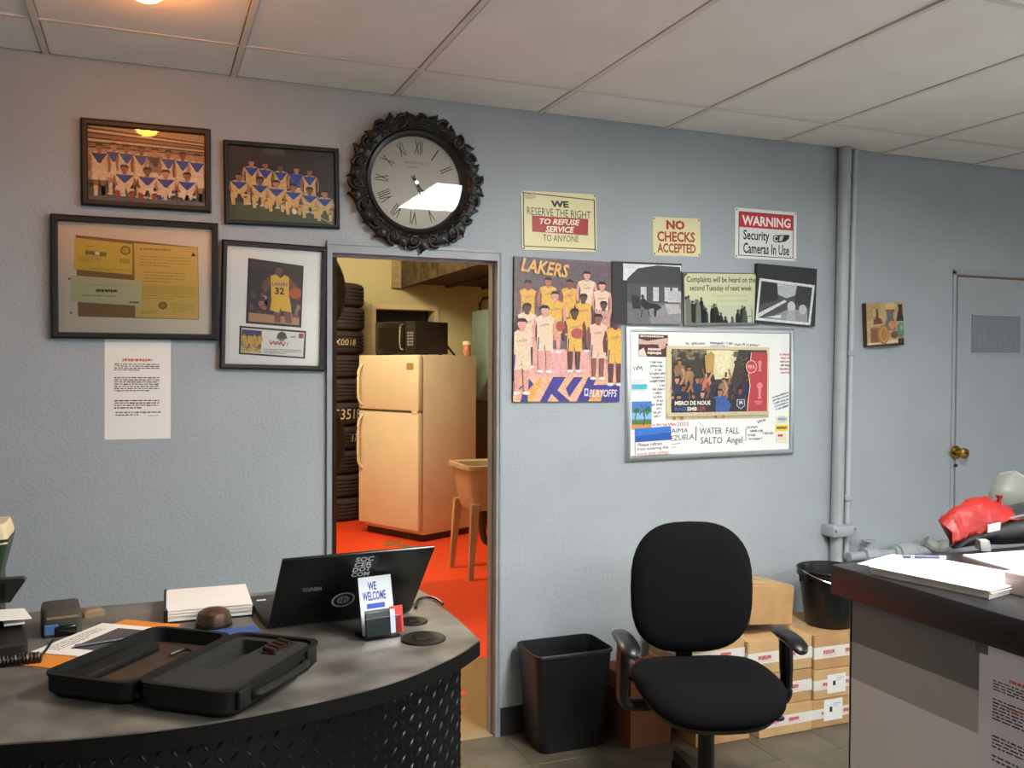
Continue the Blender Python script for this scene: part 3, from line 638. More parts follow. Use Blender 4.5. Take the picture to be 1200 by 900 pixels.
# 6: clock
ck = onY(488.5, 213.5, D-.02)
CK = thing('wall_clock', 'round clock with an ornate black scrollwork frame above the doorway', 'clock', (ck.x, D, ck.z))
CB = M('black_carved_resin', '#14120f', .38, var=.2, scale=30, bump=.3, bscale=90, dist=.002)
RO, RI = .262, .186
B().lathe([(RI-.006, .0), (RI-.006, .016), (RI, .03), (RI+.012, .036), (RI+.02, .03), (RI+.026, .034), (RI+.04, .044), (RI+.058, .04), (RO-.006, .022), (RO-.002, .0)], 64, axis='Y').build('rim', CB, CK)
def scroll(turn=1):
    b = B(); pts = []; rr = []
    for i in range(20):
        t = i/19; a = turn*(t*1.55*2*math.pi); ra = .026*(1-.86*t)
        pts.append((ra*math.cos(a)*1.15, -.03-.012*math.sin(t*math.pi), ra*math.sin(a))); rr.append(.0085*(1-.55*t))
    b.tube(pts, rr, 7)
    b.sphere((0, -.036, 0), .008, .008, .008, 8, 6)
    b.sphere((0, -.014, 0), .033, .018, .026, 12, 6)
    return b.mesh('scroll_ornament', CB, 60)
sc1, sc2 = scroll(1), scroll(-1)
lf = B()
lf.loft([[V(x*(.004+.016*math.sin(math.pi*min(t*1.15, 1))), -.02-.014*math.sin(math.pi*t)-.005*(1-abs(x)), -.034+.07*t) for x in (-1, -.5, 0, .5, 1)] for t in [i/8 for i in range(9)]], False, False, closed=False)
lf.loft([[V(x*(.004+.016*math.sin(math.pi*min(t*1.15, 1))), -.008, -.034+.07*t) for x in (1, .5, 0, -.5, -1)] for t in [i/8 for i in range(9)]], False, False, closed=False)
leaf = lf.mesh('leaf_ornament', CB, 60)
for i in range(18):
    a = 2*math.pi*(i+.3)/18; ra = .236+(.006 if i % 3 == 0 else -.002)
    link('scroll_ornament', sc1 if i % 2 else sc2, CK, (ra*math.cos(a), 0, ra*math.sin(a)), (0, -a+(.6 if i % 2 else -.5), 0))
for i in range(18):
    a = 2*math.pi*(i+.8)/18; ra = .236+(.012 if i % 2 else .004)
    link('leaf_ornament', leaf, CK, (ra*math.cos(a), -.004, ra*math.sin(a)), (0, -a+math.pi/2+(.45 if i % 2 else -.45), 0))
for i in range(36):
    a = 2*math.pi*i/36; o = link('bead', (bpy.data.meshes.get('bead') or B().sphere((0, 0, 0), .0085, .0085, .0085, 8, 6).mesh('bead', CB, 60)), CK, ((RI+.03)*math.cos(a), -.036, (RI+.03)*math.sin(a)))
FACE = M('clock_face_paper', '#c9c3b4', .6, var=.06, scale=6)
fo = B().lathe([(.001, .008), (RI-.004, .008), (RI-.004, .0)], 64, axis='Y').build('clock_face', FACE, CK)
p = Print(2*RI, 2*RI, (-1, -1, 1, 1), .0086)
for i, t in enumerate('XII I II III IIII V VI VII VIII IX X XI'.split()):
    a = 2*math.pi*i/12+math.radians(4); wd = {1: .05, 2: .09, 3: .14, 4: .17}.get(len(t), .1)
    wd = {'I': .025, 'II': .07, 'III': .12, 'IIII': .17, 'V': .11, 'VI': .15, 'VII': .18, 'VIII': .22, 'IX': .13, 'X': .1, 'XI': .13, 'XII': .17}[t]
    cx, cy = .74*math.sin(a), -.74*math.cos(a); p.text(t, cx-wd/2, cy-.14, cx+wd/2, cy+.14, '#37332d', rot=a)
p.k += 1
for i in range(60):
    a = 2*math.pi*i/60; q = (.9 if i % 5 else .885); p.line([(q*math.sin(a), -q*math.cos(a)), (.925*math.sin(a), -.925*math.cos(a))], .008, '#5a554c', False)
p.scrib(-.26, -.46, .26, -.38, '#a49c8c', .012, 22, 3); p.para(-.2, -.33, .22, -.27, 1, '#aca494', .5)
p.build('numerals', PR_MATTE, CK)
def hand(name, ang, l, wd, y):
    a = math.radians(ang); ux, uz = math.sin(a), math.cos(a); px_, pz = uz, -ux; P = []
    for s_, h_ in ((-.03, .35), (0, .6), (l*.55, .5), (l*.7, 1.0), (l, .1)): P.append((s_, h_*wd))
    pts = [V(ux*s+px_*h, 0, uz*s+pz*h) for s, h in P]+[V(ux*s-px_*h, 0, uz*s-pz*h) for s, h in reversed(P)]
    B().loft([[q+V(0, -y, 0) for q in pts], [q+V(0, -y-.0012, 0) for q in pts]], smooth=False).build(name, M('hand_black', '#221f1b', .5), CK)
hand('hour_hand', 141, .062, .006, .011); hand('minute_hand', 160, .1, .005, .014)
B().cyl((0, -.01, 0), (0, -.019, 0), .007, n=14).build('hub', CHROME, CK)
B().lathe([(.0005, .0245), (.1, .0245), (RI+.001, .0245)], 64, axis='Y').build('glass', GLASS, CK)

# 7-9: metal signs
CREAM = M('cream_sign_enamel', '#ddd6a6', .4, var=.05, scale=10); WHS = M('white_sign_enamel', '#e4e4e2', .4, var=.03)
def nails(root, w_, h_, m=.008, y=-.004):
    nm = bpy.data.meshes.get('nail') or B().lathe([(.0035, 0), (.003, .0015), (.0005, .002)], 8, axis='Y').mesh('nail', STEELD)
    for sx in (-1, 1):
        for sz in (-1, 1): link('nail', nm, root, (sx*(w_/2-m), y, sz*(h_/2-m)))
r, w_, h_ = hang('wall_sign', 'cream metal sign reserving the right to refuse service to anyone', 'sign', [(611, 224), (699, 227), (699, 296), (612, 292)], .004)
plate(r, w_, h_, .003, CREAM, .012); p = Print(w_, h_, (68, 42, 353, 280), .0032); p.rect(*(72, 46, 349, 276), '#ddd6a6')
p.line([(76, 50), (346, 66), (346, 66)], 4, '#2a2824'); p.line([(346, 66), (346, 270), (74, 264), (76, 50)], 4, '#2a2824', False)
p.text('WE', 178, 76, 246, 103, '#1d1b19', .05); p.text('RESERVE THE RIGHT', 88, 110, 331, 141, '#2a2826', slope=.03); p.poly([(106, 140), (321, 145), (319, 213), (106, 205)], '#a32c2e')
p.text('TO REFUSE', 134, 150, 288, 174, '#efe6c8', .03, .25); p.text('SERVICE', 156, 180, 266, 205, '#efe6c8', .03, .25); p.text('TO ANYONE', 146, 215, 282, 242, '#2a2826'); p.poly([(78, 55), (112, 52), (125, 66), (104, 76), (82, 74)], '#b3ad8c')
p.build('lettering', PR_GLOSS, r); nails(r, w_, h_)
r, w_, h_ = hang('wall_sign', 'small cream metal sign saying no checks accepted in red', 'sign', [(764, 254), (821, 256), (821, 301), (766, 299)], .004)
plate(r, w_, h_, .003, CREAM, .006); p = Print(w_, h_, (563, 145, 750, 298), .0032); p.rect(*(566, 148, 747, 295), '#ddd6a6')
p.text('NO', 616, 156, 688, 193, '#a5352f', .05); p.text('CHECKS', 580, 201, 728, 242, '#a5352f', .03); p.text('ACCEPTED', 580, 248, 730, 286, '#a5352f', .03); p.build('lettering', PR_GLOSS, r); nails(r, w_, h_)
r, w_, h_ = hang('wall_sign', 'white and red metal warning sign about security cameras', 'sign', [(862, 243), (934, 249), (933, 306), (861, 302)], .004)
plate(r, w_, h_, .003, WHS, .003); p = Print(w_, h_, (880, 108, 1116, 316), .0032)
p.rect(893, 122, 1104, 306, '#2c2c2e'); p.rect(896, 125, 1101, 303, '#dfe0e0'); p.rect(896, 125, 1101, 187, '#c0282d'); p.text('WARNING', 906, 137, 1092, 178, '#f0eeea', .03)
p.text('Security', 911, 197, 1010, 250, '#1a1a1c', .02); p.text('Cameras In Use', 911, 250, 1088, 295, '#1a1a1c', .02)
p.ell(1036, 226, 13, 16, '#1a1a1c', 14); p.ell(1036, 226, 9, 12, '#e8e8e8', 14); p.ell(1037, 226, 6, 8, '#1a1a1c'); p.poly([(1042, 210), (1088, 206), (1086, 222), (1072, 236), (1044, 242)], '#1a1a1c'); p.poly([(1050, 214), (1066, 212), (1060, 232), (1048, 236)], '#c8c8c8')
p.build('lettering', PR_GLOSS, r); nails(r, w_, h_)

# 10: basketball team poster
r, w_, h_ = hang('team_poster', 'large basketball team poster in gold uniforms mounted on a board', 'poster', [(603, 301), (729, 307), (726, 471), (601, 470)], .014)
plate(r, w_, h_, .013, M('poster_edge', '#3c3038', .7), .001, 'board'); p = Print(w_, h_, (62, 55, 652, 853), .0135)
p.bg('#75626a'); p.poly([(62, 55), (652, 80), (652, 300), (62, 250)], '#6a5a60')
for y in (130, 230, 330): p.line([(62, y), (652, y+15)], 3, '#564850')
p.poly([(62, 560), (652, 560), (652, 853), (62, 853)], '#e0a8a4'); p.poly([(62, 720), (652, 690), (652, 853), (62, 853)], '#e6b28e')
PU = '#403a8c'
for q in ([(62, 680), (100, 640), (85, 720), (62, 740)], [(100, 853), (140, 720), (175, 760), (160, 853)], [(205, 853), (275, 715), (345, 715), (300, 790), (370, 853), (310, 853), (268, 810), (245, 853)], [(345, 780), (390, 715), (440, 715), (365, 830)], [(405, 853), (470, 715), (520, 715), (500, 760), (650, 755), (650, 853)], [(62, 800), (120, 760), (118, 768), (62, 812)]): p.poly(q, PU)
for q in ([(62, 620), (90, 560), (105, 600), (100, 650), (70, 690)],): p.poly(q, '#37357c')
for q in ([(470, 853), (505, 785), (560, 790), (540, 853)], [(140, 790), (205, 720), (215, 740), (165, 853), (140, 853)]): p.poly(q, '#e9a95a')
JG, JW = '#e3b04e', '#e9cdb0'
team = [(135, 205, 42, JG, 2), (243, 185, 42, JG, 1), (360, 190, 42, JG, 2), (455, 140, 44, JW, 0), (540, 195, 44, JW, 0), (280, 262, 46, JG, 0), (437, 268, 44, JG, 4), (550, 305, 44, '#cf9a90', 4), (130, 335, 48, JW, 4),
        (225, 345, 50, JW, 0), (520, 382, 50, '#eec0a8', 2), (618, 402, 52, JG, 4), (387, 355, 48, JG, 4), (103, 425, 56, JW, 0)]
for x, y, hh, jc, sk in team:
    person(p, x, y, hh, jc, jc, ['#dda094', '#b0705c', '#8a5448', '#dda094', '#5c3a34'][sk], None, 'stand', wide=1.15, trim=None)
    p.text('LAKERS', x-.5*hh, y+1.5*hh, x+.5*hh, y+1.75*hh, '#6a4a70', rot=-.12)
    p.poly([(x-.72*hh, y+3.0*hh), (x-.58*hh, y+3.0*hh), (x-.66*hh, y+4.4*hh), (x-.8*hh, y+4.4*hh)], PU)
p.ell(402, 470, 36, 30, '#b0584c', 16); p.ell(310, 430, 26, 28, '#a85448', 14)
p.text('LAKERS', 92, 72, 355, 150, '#e8b468', .03, .3, slope=.1); p.rect(445, 780, 466, 822, '#dcdcec'); p.ell(456, 800, 7, 14, '#4a4aa0'); p.text('PLAYOFFS', 472, 785, 630, 828, '#e6e2ee', .02, .2)
p.build('print', PR_PHOTO, r)

# 11-13: three small pictures above the whiteboard
r, w_, h_ = hang('photo_print', 'black-and-white picture of a seated man in a bright hall, above the whiteboard', 'picture', [(717, 306), (799, 309), (799, 380), (718, 379)], .0205, back=.0145)
B().box(-w_/2, w_/2, -.006, -.0, -h_/2, h_/2).build('board', M('black_board', '#1d1c1c', .5), r); p = Print(w_, h_, (8, 55, 400, 405), .0062)
p.bg('#262626'); p.poly([(68, 66), (398, 66), (398, 100), (300, 75), (200, 95), (120, 160), (68, 160)], '#e4e4e6'); p.poly([(90, 150), (150, 90), (260, 70), (390, 75), (398, 180), (90, 185)], '#3a3d3e'); p.poly([(90, 178), (395, 178), (395, 300), (90, 300)], '#4a4a4c')
for a in (165, 235, 300, 345): p.rect(a, 195, a+32, 275, '#c9c6cc')
p.rect(320, 215, 395, 280, '#bdbdc0'); p.rect(90, 285, 395, 405, '#6c6a6c'); p.poly([(200, 310), (395, 285), (395, 405), (220, 405)], '#8c8a8c'); p.poly([(300, 290), (380, 290), (395, 340), (320, 350)], '#b4b2b4')
p.poly([(165, 265), (185, 258), (205, 285), (255, 290), (285, 310), (255, 330), (250, 365), (240, 365), (238, 315), (190, 325), (165, 300)], '#141416'); p.ell(175, 250, 9, 12, '#1c1a1a'); p.poly([(110, 240), (160, 250), (165, 320), (120, 320)], '#1e1e20'); p.line([(175, 320), (165, 370)], 5, '#202022'); p.line([(205, 320), (215, 365)], 5, '#202022')
p.build('print', PR_PHOTO, r)
r, w_, h_ = hang('humour_sign', 'cream sign joking that complaints will be heard next Tuesday', 'sign', [(801, 319.5), (889.5, 319.5), (888, 381), (801, 381)], .012)
plate(r, w_, h_, .012, M('sign_edge_grey', '#5a5a50', .6), .003); p = Print(w_, h_, (412, 118, 838, 410), .0124)
p.bg('#63665c'); p.poly([(425, 140), (440, 124), (815, 124), (830, 140), (830, 410), (418, 410), (418, 150)], '#c9cca6'); p.poly([(418, 300), (830, 300), (830, 410), (418, 410)], '#bcc4ac')
p.text('Complaints will be heard on the', 431, 140, 822, 182, '#2d3026', .012); p.text('second Tuesday of next week', 447, 188, 800, 228, '#2d3026', .012); p.text('At an appropriate ceremony', 570, 238, 780, 256, '#a8ac98', 0, .3); p.text('Come one, have coffee', 600, 264, 775, 284, '#a8ac98', 0, .3)
rg = random.Random(9)
for i in range(26):
    x = [435, 470, 500, 530, 560, 590, 610, 650, 690, 720, 745][i % 11]+rg.uniform(-12, 12); top = [255, 275, 265, 310, 300, 300, 330, 360, 370, 315, 310][i % 11]+rg.uniform(-8, 12); cc = rg.choice(['#2a2c2a', '#4a4e48', '#6d7268', '#8a8c7c', '#1e201e'])
    p.poly([(x-15, 408), (x-13, top+35), (x-7, top+14), (x+7, top+14), (x+13, top+35), (x+15, 408)], cc); p.ell(x, top+5, 7, 10, rg.choice(['#3a3a36', '#8a8274', '#55524a']), 8)
p.line([(796, 320), (796, 405)], 3, '#3c3e3a'); p.line([(768, 405), (768, 362), (796, 362)], 3, '#3c3e3a'); p.poly([(418, 395), (830, 398), (830, 410), (418, 410)], '#70766c'); p.build('print', PR_MATTE, r)
r, w_, h_ = hang('photo_print', 'tilted black-and-white garden photo with white border, right of the complaints sign', 'picture', [(887, 309.5), (959, 314), (953.5, 383.5), (886, 377)], .022)
B().box(-w_/2, w_/2, -.022, 0, -h_/2, h_/2).build('board', MATS['black_board'], r); p = Print(w_, h_, (0, 0, 72, 69), .0224)
p.bg('#202222'); p.poly([(3, 17), (70, 20), (66, 68), (0, 66)], '#d8dadc'); p.poly([(5, 20), (67, 23), (63.5, 65), (2.5, 63)], '#45484a')
p.poly([(22, 21), (48, 22), (46, 34), (36, 38), (24, 34)], '#b4b8ba'); p.poly([(6, 21), (24, 21), (26, 40), (4, 48)], '#1e2022'); p.poly([(48, 22), (66, 23), (65, 48), (46, 44)], '#2a2c2c')
p.poly([(2.5, 58), (34, 40), (36, 42), (3, 63)], '#cfd2d4'); p.poly([(20, 60), (40, 50), (62, 52), (62, 65), (20, 63)], '#8e9294'); p.ell(42, 48, 5, 7, '#c4c6c6', 10); p.ell(56, 50, 5, 6, '#b4b6b6', 10); p.poly([(36, 64), (38, 52), (46, 52), (48, 64)], '#a4a6a6'); p.poly([(10, 62), (30, 58), (30, 62)], '#d8dadc')
p.build('print', PR_PHOTO, r)

# 14: whiteboard
WT = .018
r, w_, h_ = hang('whiteboard', 'white marker board with aluminium frame covered in handwriting and clippings', 'whiteboard', [(734, 381), (931, 386), (931, 531), (735, 542)], WT)
WBR = r; WBW, WBH = w_, h_; WBWIN = (42, 27, 1058, 858)
frame_ring(r, w_, h_, .024, WT, ALU); B().box(-w_/2+.022, w_/2-.022, -.01, -.001, -h_/2+.022, h_/2-.022).build('board', M('whiteboard_enamel', '#e3e6e4', .22, var=.02), r)
cm = B().rbox(-.013, .013, -.002, .001, -.013, .013, .002, 1).mesh('corner_cap', ALU)
p = Print(w_, h_, WBWIN, .0102); p.rect(70, 58, 1030, 826, '#e3e6e4'); K, RD = '#3a3c44', '#c4555a'
p.scrib(385, 122, 500, 142, K, 4, 18, 1); p.scrib(530, 118, 668, 138, K, 4, 22, 2); p.scrib(536, 138, 640, 148, K, 3, 14, 3); p.scrib(680, 124, 760, 146, K, 4, 12, 4); p.scrib(765, 128, 838, 148, K, 4, 12, 5)
p.scrib(85, 268, 135, 300, K, 4, 7, 31)
for i, (x0, x1) in enumerate(((178, 246), (180, 250), (205, 246), (178, 265), (188, 262), (178, 262), (232, 264), (192, 262), (196, 244), (200, 245), (214, 252), (188, 250), (214, 244), (196, 240), (200, 236))):
    y = 240+i*24; p.scrib(x0, y, x1, y+17, K, 4, None, 40+i)
p.line([(192, 362), (262, 360)], 3, K)
for i in range(6): p.scrib(968+(i % 2)*6, 190+i*24, 1030, 206+i*24, RD if i != 3 else K, 4, None, 60+i)
for i in range(5): p.scrib(918+i*6, 475+i*20, 1024, 490+i*20, '#4a5a9a' if i % 2 else K, 4, None, 70+i, -.32)
p.scrib(190, 628, 330, 648, RD, 4, 18, 81); p.text('2003', 334, 626, 402, 650, RD); p.scrib(826, 628, 878, 650, K, 4, 8, 82, -.2)
p.text('CANAIMA', 210, 664, 398, 692, K, 0, .1); p.text('VENEZUELA', 222, 708, 434, 740, K, 0, .1, slope=-.06); p.line([(448, 655), (446, 745)], 5, K)
p.text('WATER  FALL', 470, 668, 710, 708, K, 0, .05, slope=.02); p.text('SALTO  Angel', 474, 728, 732, 782, K, 0, .05, slope=.02); p.line([(762, 668), (752, 690), (752, 760)], 3, K); p.line([(300, 764), (355, 758)], 3, K); p.line([(300, 784), (330, 780)], 3, K)
for i, (x0, x1) in enumerate(((765, 825), (780, 860), (765, 812), (770, 856))): p.scrib(x0, 662+i*26, x1, 680+i*26, K, 3.5, None, 90+i)
p.scrib(860, 705, 925, 725, K, 3, 12, 99); p.line([(455, 625), (495, 660), (470, 640)], 2, '#9a9ca0')
p.build('handwriting', PR_GLOSS, r)
def onboard(name, label, cat, x0, y0, x1, y1, y=.0118, rot=0., th=.0012, mat=WHITEP):
    a, b_, c, d = WBWIN; cx = ((x0+x1)/2-a)/(c-a)*WBW-WBW/2; cz = WBH/2-((y0+y1)/2-b_)/(d-b_)*WBH; ww = (x1-x0)/(c-a)*WBW; hh = (y1-y0)/(d-b_)*WBH
    loc = WBR.matrix_basis @ V(cx, -y, cz); q = thing(name, label, cat, loc, (0, WBR.rotation_euler.y+rot, 0))
    B().box(-ww/2, ww/2, -th, 0, -hh/2, hh/2).build('sheet', mat, q); return q, Print(ww, hh, (x0, y0, x1, y1), th+.0002)
NEWS = M('newsprint', '#cfc3a0', .8, var=.06)
q, p = onboard('newspaper_page', 'large yellowed newspaper page of a celebrating football crowd on the whiteboard', 'newspaper', 270, 148, 896, 610, rot=.006, th=.002, mat=NEWS)
p.poly([(280, 596), (890, 590), (892, 606), (272, 608)], '#b9ad8c'); p.rect(300, 168, 880, 566, '#4a443c'); p.rect(300, 168, 785, 566, '#3c3630'); p.poly([(500, 172), (700, 172), (660, 350), (560, 360)], '#d8cca0'); p.poly([(540, 172), (660, 172), (640, 330), (580, 330)], '#e6dcb4')
for i in range(40): p.ell(rg.uniform(305, 500), rg.uniform(175, 240), rg.uniform(8, 20), rg.uniform(6, 16), rg.choice(['#5c5640', '#70684c', '#3c3a30', '#857a58']), 7, lay=i % 5 == 0)
for i in range(14): p.ell(rg.uniform(680, 770), rg.uniform(185, 280), rg.uniform(8, 18), rg.uniform(8, 16), rg.choice(['#5c5640', '#4c4638', '#3c3a30']), 7, lay=i % 5 == 0)
for i, (x, y, hh, jc, sk) in enumerate(((500, 330, 38, '#c8705c', 0), (545, 375, 34, '#23263c', 4), (720, 340, 32, '#3c3430', 4), (650, 375, 32, '#2a2a34', 2), (610, 365, 36, '#8a7a60', 1), (345, 250, 38, '#8a6a4c', 1), (330, 360, 44, '#2c3044', 0), (400, 290, 34, '#a07a58', 1), (450, 360, 42, '#283050', 1), (750, 360, 40, '#252a48', 4), (370, 410, 44, '#262a3c', 2), (710, 430, 44, '#1f2440', 2), (585, 440, 48, '#3a5c9c', 1), (340, 470, 44, '#222638', 1), (480, 450, 44, '#242a48', 0))):
    person(p, x, y, hh*.8, jc, jc, ['#c89474', '#a8704c', '#7c4c34', '#c89474', '#4c3024'][sk], None, 'crouch')
    if i % 2 == 0: p.line([(x+20, y+30), (x+44, y-20), (x+30, y-70)], 12, ['#c89474', '#a8704c', '#7c4c34'][i % 3])
p.poly([(490, 210), (530, 180), (552, 200), (545, 310), (500, 320)], '#b8944c'); p.line([(620, 345), (624, 312)], 10, '#2c2420')
p.rect(300, 480, 760, 566, '#2b2c34'); p.rect(272, 567, 894, 590, '#cabd9a'); p.poly([(560, 480), (610, 460), (655, 520), (640, 566), (560, 566)], '#34589a')
p.poly([(778, 184), (880, 186), (880, 566), (755, 566), (762, 480), (772, 400), (762, 330)], '#b4343c'); p.line([(778, 184), (762, 330), (772, 400), (762, 480), (755, 566)], 5, '#e0c8b0')
p.ell(778, 277, 35, 42, '#e6cdb4', 20); p.ell(778, 277, 31, 38, '#c03a40', 20); p.text('FIFA', 757, 266, 800, 290, '#eddcc8')
for cy in (270, 430):
    sc_ = 1 if cy < 300 else 1.5
    p.ell(832, cy-20*sc_, 12*sc_, 14*sc_, '#d8848a', 12); p.poly([(822, cy-10), (842, cy-10), (838, cy+25*sc_), (846, cy+36*sc_), (818, cy+36*sc_), (826, cy+25*sc_)], '#d8848a')
p.rect(800, 500, 850, 508, '#d8848a'); p.rect(806, 515, 846, 521, '#d8848a')
p.text('MERCI DE NOUS', 316, 494, 528, 520, '#ece6d4', .035); p.text('RASS', 316, 532, 386, 556, '#4c5ca8', .035); p.text('EMB', 390, 532, 447, 556, '#ece6d4', .035); p.text('LER', 451, 532, 500, 556, '#b0404c', .035)
p.poly([(690, 488), (738, 488), (740, 530), (714, 552), (688, 530)], '#c8c0a8'); p.poly([(694, 492), (734, 492), (736, 528), (714, 546), (692, 528)], '#2a3a70'); p.poly([(706, 500), (722, 500), (728, 520), (714, 512), (704, 524)], '#d8d0b8')
p.build('print', PR_PHOTO, q)
q, p = onboard('magazine_cutting', 'small dark magazine cutting at the top left of the whiteboard', 'cutting', 112, 78, 278, 214, rot=.02)
p.bg('#4c2a24'); p.poly([(112, 105), (160, 118), (275, 95), (278, 130), (200, 140), (112, 140)], '#c8a89a'); p.ell(245, 140, 22, 26, '#c89c90', 12); p.poly([(112, 180), (140, 160), (160, 214), (112, 214)], '#d8ccc0'); p.ell(190, 160, 30, 24, '#5c2e2a', 12); p.para(164, 162, 240, 182, 1, '#ead8cc', .7, 1); p.para(162, 184, 242, 206, 1, '#ead8cc', .7, 1, seed=4); p.para(120, 84, 270, 98, 1, '#e0c8bc', .7, .9, seed=6); p.build('print', PR_GLOSS, q)
q, p = onboard('travel_card', 'narrow card with a turquoise strip at the left of the whiteboard', 'card', 74, 352, 160, 420); p.bg('#dde4e4'); p.rect(74, 384, 160, 416, '#4fb0c4'); p.para(80, 358, 150, 380, 3, '#a8b0b4', .4); p.build('print', PR_GLOSS, q)
q, p = onboard('palm_postcard', 'postcard of a palm tree on a beach at the left of the whiteboard', 'postcard', 74, 490, 186, 662)
p.bg('#3f7cc4'); p.rect(74, 560, 186, 600, '#7fb4d8'); p.rect(74, 605, 186, 640, '#4c7a3c'); p.rect(74, 632, 186, 662, '#c88a4c'); p.line([(140, 640), (146, 590), (140, 545)], 6, '#5a4630')
for a in range(9): t = a*.7; p.poly([(140, 545), (140+45*math.cos(t), 535+28*math.sin(t)), (140+38*math.cos(t+.25), 550+38*math.sin(t+.25))], ['#35602c', '#4c7c38', '#2c5024'][a % 3])
p.line([(92, 600), (100, 550)], 5, '#5a4630'); p.ell(100, 545, 16, 16, '#3c6830', 9); p.build('print', PR_GLOSS, q)
q, p = onboard('printed_notice', 'blue-topped notice asking to refrain from entering, lower left of the whiteboard', 'notice', 92, 652, 298, 822, .0138, rot=-.03); p.bg('#e6e8e8'); p.rect(92, 652, 298, 738, '#2f5aa8'); p.poly([(92, 652), (298, 652), (298, 690), (92, 700)], '#3f74c4')
p.text('Please refrain', 106, 744, 244, 766, '#2c2c30', .015); p.text('from entering the', 100, 772, 280, 796, '#2c2c30', .015); p.text('work area unless', 98, 802, 280, 820, '#c4504c', .015); p.build('print', PR_MATTE, q)
q, p = onboard('sticker', 'pale yellow round-logo sticker, top of the three at the right of the whiteboard', 'sticker', 946, 602, 1024, 650); p.bg('#e6e0a0'); p.ell(984, 625, 34, 18, '#a8c0d0', 16); p.scrib(958, 616, 1010, 634, '#6a8cae', 4, 12, 5); p.build('print', PR_GLOSS, q)
q, p = onboard('sticker', 'bright yellow sticker with dark lettering, middle one at the right of the whiteboard', 'sticker', 940, 662, 1020, 704); p.bg('#ecc832'); p.para(946, 674, 1016, 694, 1, '#3c3420', .9, 1); p.build('print', PR_GLOSS, q)
q, p = onboard('sticker', 'cream sticker with a small red mark, bottom one at the right of the whiteboard', 'sticker', 946, 714, 1020, 776); p.bg('#e4dcc4'); p.rect(956, 726, 988, 740, '#a83c3c'); p.para(954, 748, 1010, 768, 3, '#b8ae98', .4); p.build('print', PR_GLOSS, q)

# 15: canvas of pots
r, w_, h_ = hang('canvas_print', 'small canvas of jugs and a plate hung beside the grey pipe', 'painting', [(1015.5, 355), (1059.5, 354), (1058.5, 404), (1016, 407)], .03)
B().rbox(-w_/2, w_/2, -.03, -.0, -h_/2, h_/2, .002, 1).build('canvas', M('canvas_brown', '#4a3424', .8), r); p = Print(w_, h_, (75, 125, 625, 800), .0302)
p.bg('#b39b6a'); p.poly([(75, 125), (300, 125), (260, 330), (75, 420)], '#a58c58'); p.ell(430, 180, 90, 60, '#c4ab78', 10); p.poly([(75, 740), (620, 700), (620, 800), (75, 800)], '#d0bc98'); p.poly([(75, 775), (620, 760), (620, 800), (75, 800)], '#3a2a1c')
p.ell(185, 280, 40, 90, '#8c7440', 14); p.ell(185, 280, 28, 74, '#b39b6a', 14); p.poly([(220, 220), (245, 220), (250, 350), (300, 390), (310, 450), (170, 460), (175, 390), (215, 350)], '#6a3a2a')
p.poly([(355, 235), (500, 235), (475, 275), (470, 370), (510, 470), (500, 560), (360, 560), (340, 450), (375, 370), (375, 275)], '#5c6664'); p.rect(360, 235, 495, 275, '#8a4a30'); p.ell(450, 480, 60, 70, '#c08450', 12)
p.poly([(540, 160), (610, 160), (605, 240), (625, 420), (510, 420), (550, 240)], '#3c2a24'); p.ell(575, 560, 58, 120, '#5f8478', 16); p.ell(590, 520, 24, 50, '#86a898', 12); p.rect(125, 520, 250, 740, '#7c5230'); p.ell(190, 520, 60, 20, '#8e6438', 12)
p.ell(315, 620, 85, 155, '#a4703c', 20); p.ell(318, 620, 62, 122, '#c08a46', 20); p.ell(320, 620, 46, 98, '#a87638', 18); p.ell(480, 630, 56, 60, '#7a4a38', 14); p.rect(530, 690, 620, 765, '#4a3424'); p.build('print', PR_PHOTO, r)

# ------------------------------------------------------------------ pipes on the wall
PIPE = M('painted_pipe', '#a0a7ac', .4, var=.06, scale=10, bump=.1, bscale=40)
pt, pb = onY(991.5, 178, D-.04), onY(982, 600, D-.04)
kx = (pt.x-pb.x)/(pt.z-pb.z)
def px_at(z): return pb.x+kx*(z-pb.z)
PS = thing('vent_pipe', 'wide grey-painted vertical pipe running from floor to ceiling', 'pipe', (px_at(0), D-.034, 0))
B().cyl((0, 0, 0), (px_at(CEIL)-px_at(0), 0, CEIL), .029, n=24).build('pipe', PIPE, PS)
bz = onY(985, 622, D-.06).z
st = B().rbox(px_at(bz)-px_at(0)-.062, px_at(bz)-px_at(0)+.075, -.05, .04, bz-.026, bz+.026, .006).build('strap', PIPE, PS)
for dx in (-.05, .066): B().cyl((px_at(bz)-px_at(0)+dx, -.05, bz+.01), (px_at(bz)-px_at(0)+dx, -.062, bz+.01), .007, n=6).build('bolt', PIPE, st)
B().lathe([(.04, .0), (.055, 0), (.055, .02), (.04, .024)], 24, (0, 0, .001)).build('collar', PIPE, PS)
c1 = onY(1003.5, 178, D-.03); c2 = onY(994, 600, D-.03); kc = (c1.x-c2.x)/(c1.z-c2.z)
CD = thing('thin_conduit', 'thin pale conduit running up beside the wide grey pipe', 'conduit', (c2.x, D-.022, 0))
cz = onY(991, 655, D-.03).z
B().cyl((kc*(cz-c2.z), 0, cz), (kc*(CEIL-c2.z), 0, CEIL), .0125, n=14).build('pipe', M('conduit_paint', '#b4babd', .35, var=.05), CD)
for z in (2.45, 1.6, .9): B().rbox(kc*(z-c2.z)-.022, kc*(z-c2.z)+.022, -.016, .022, z-.012, z+.012, .004).build('clip', PIPE, CD)
PH = thing('pipe_run', 'grey-painted horizontal pipe with valve and union along the wall behind the counter', 'pipe', (c2.x, D-.06, cz))
def hx(u, v): q = onY(u, v, D-.06); return (q.x-c2.x, 0, q.z-cz)
a_, e_ = hx(1002, 652), hx(1120, 640)
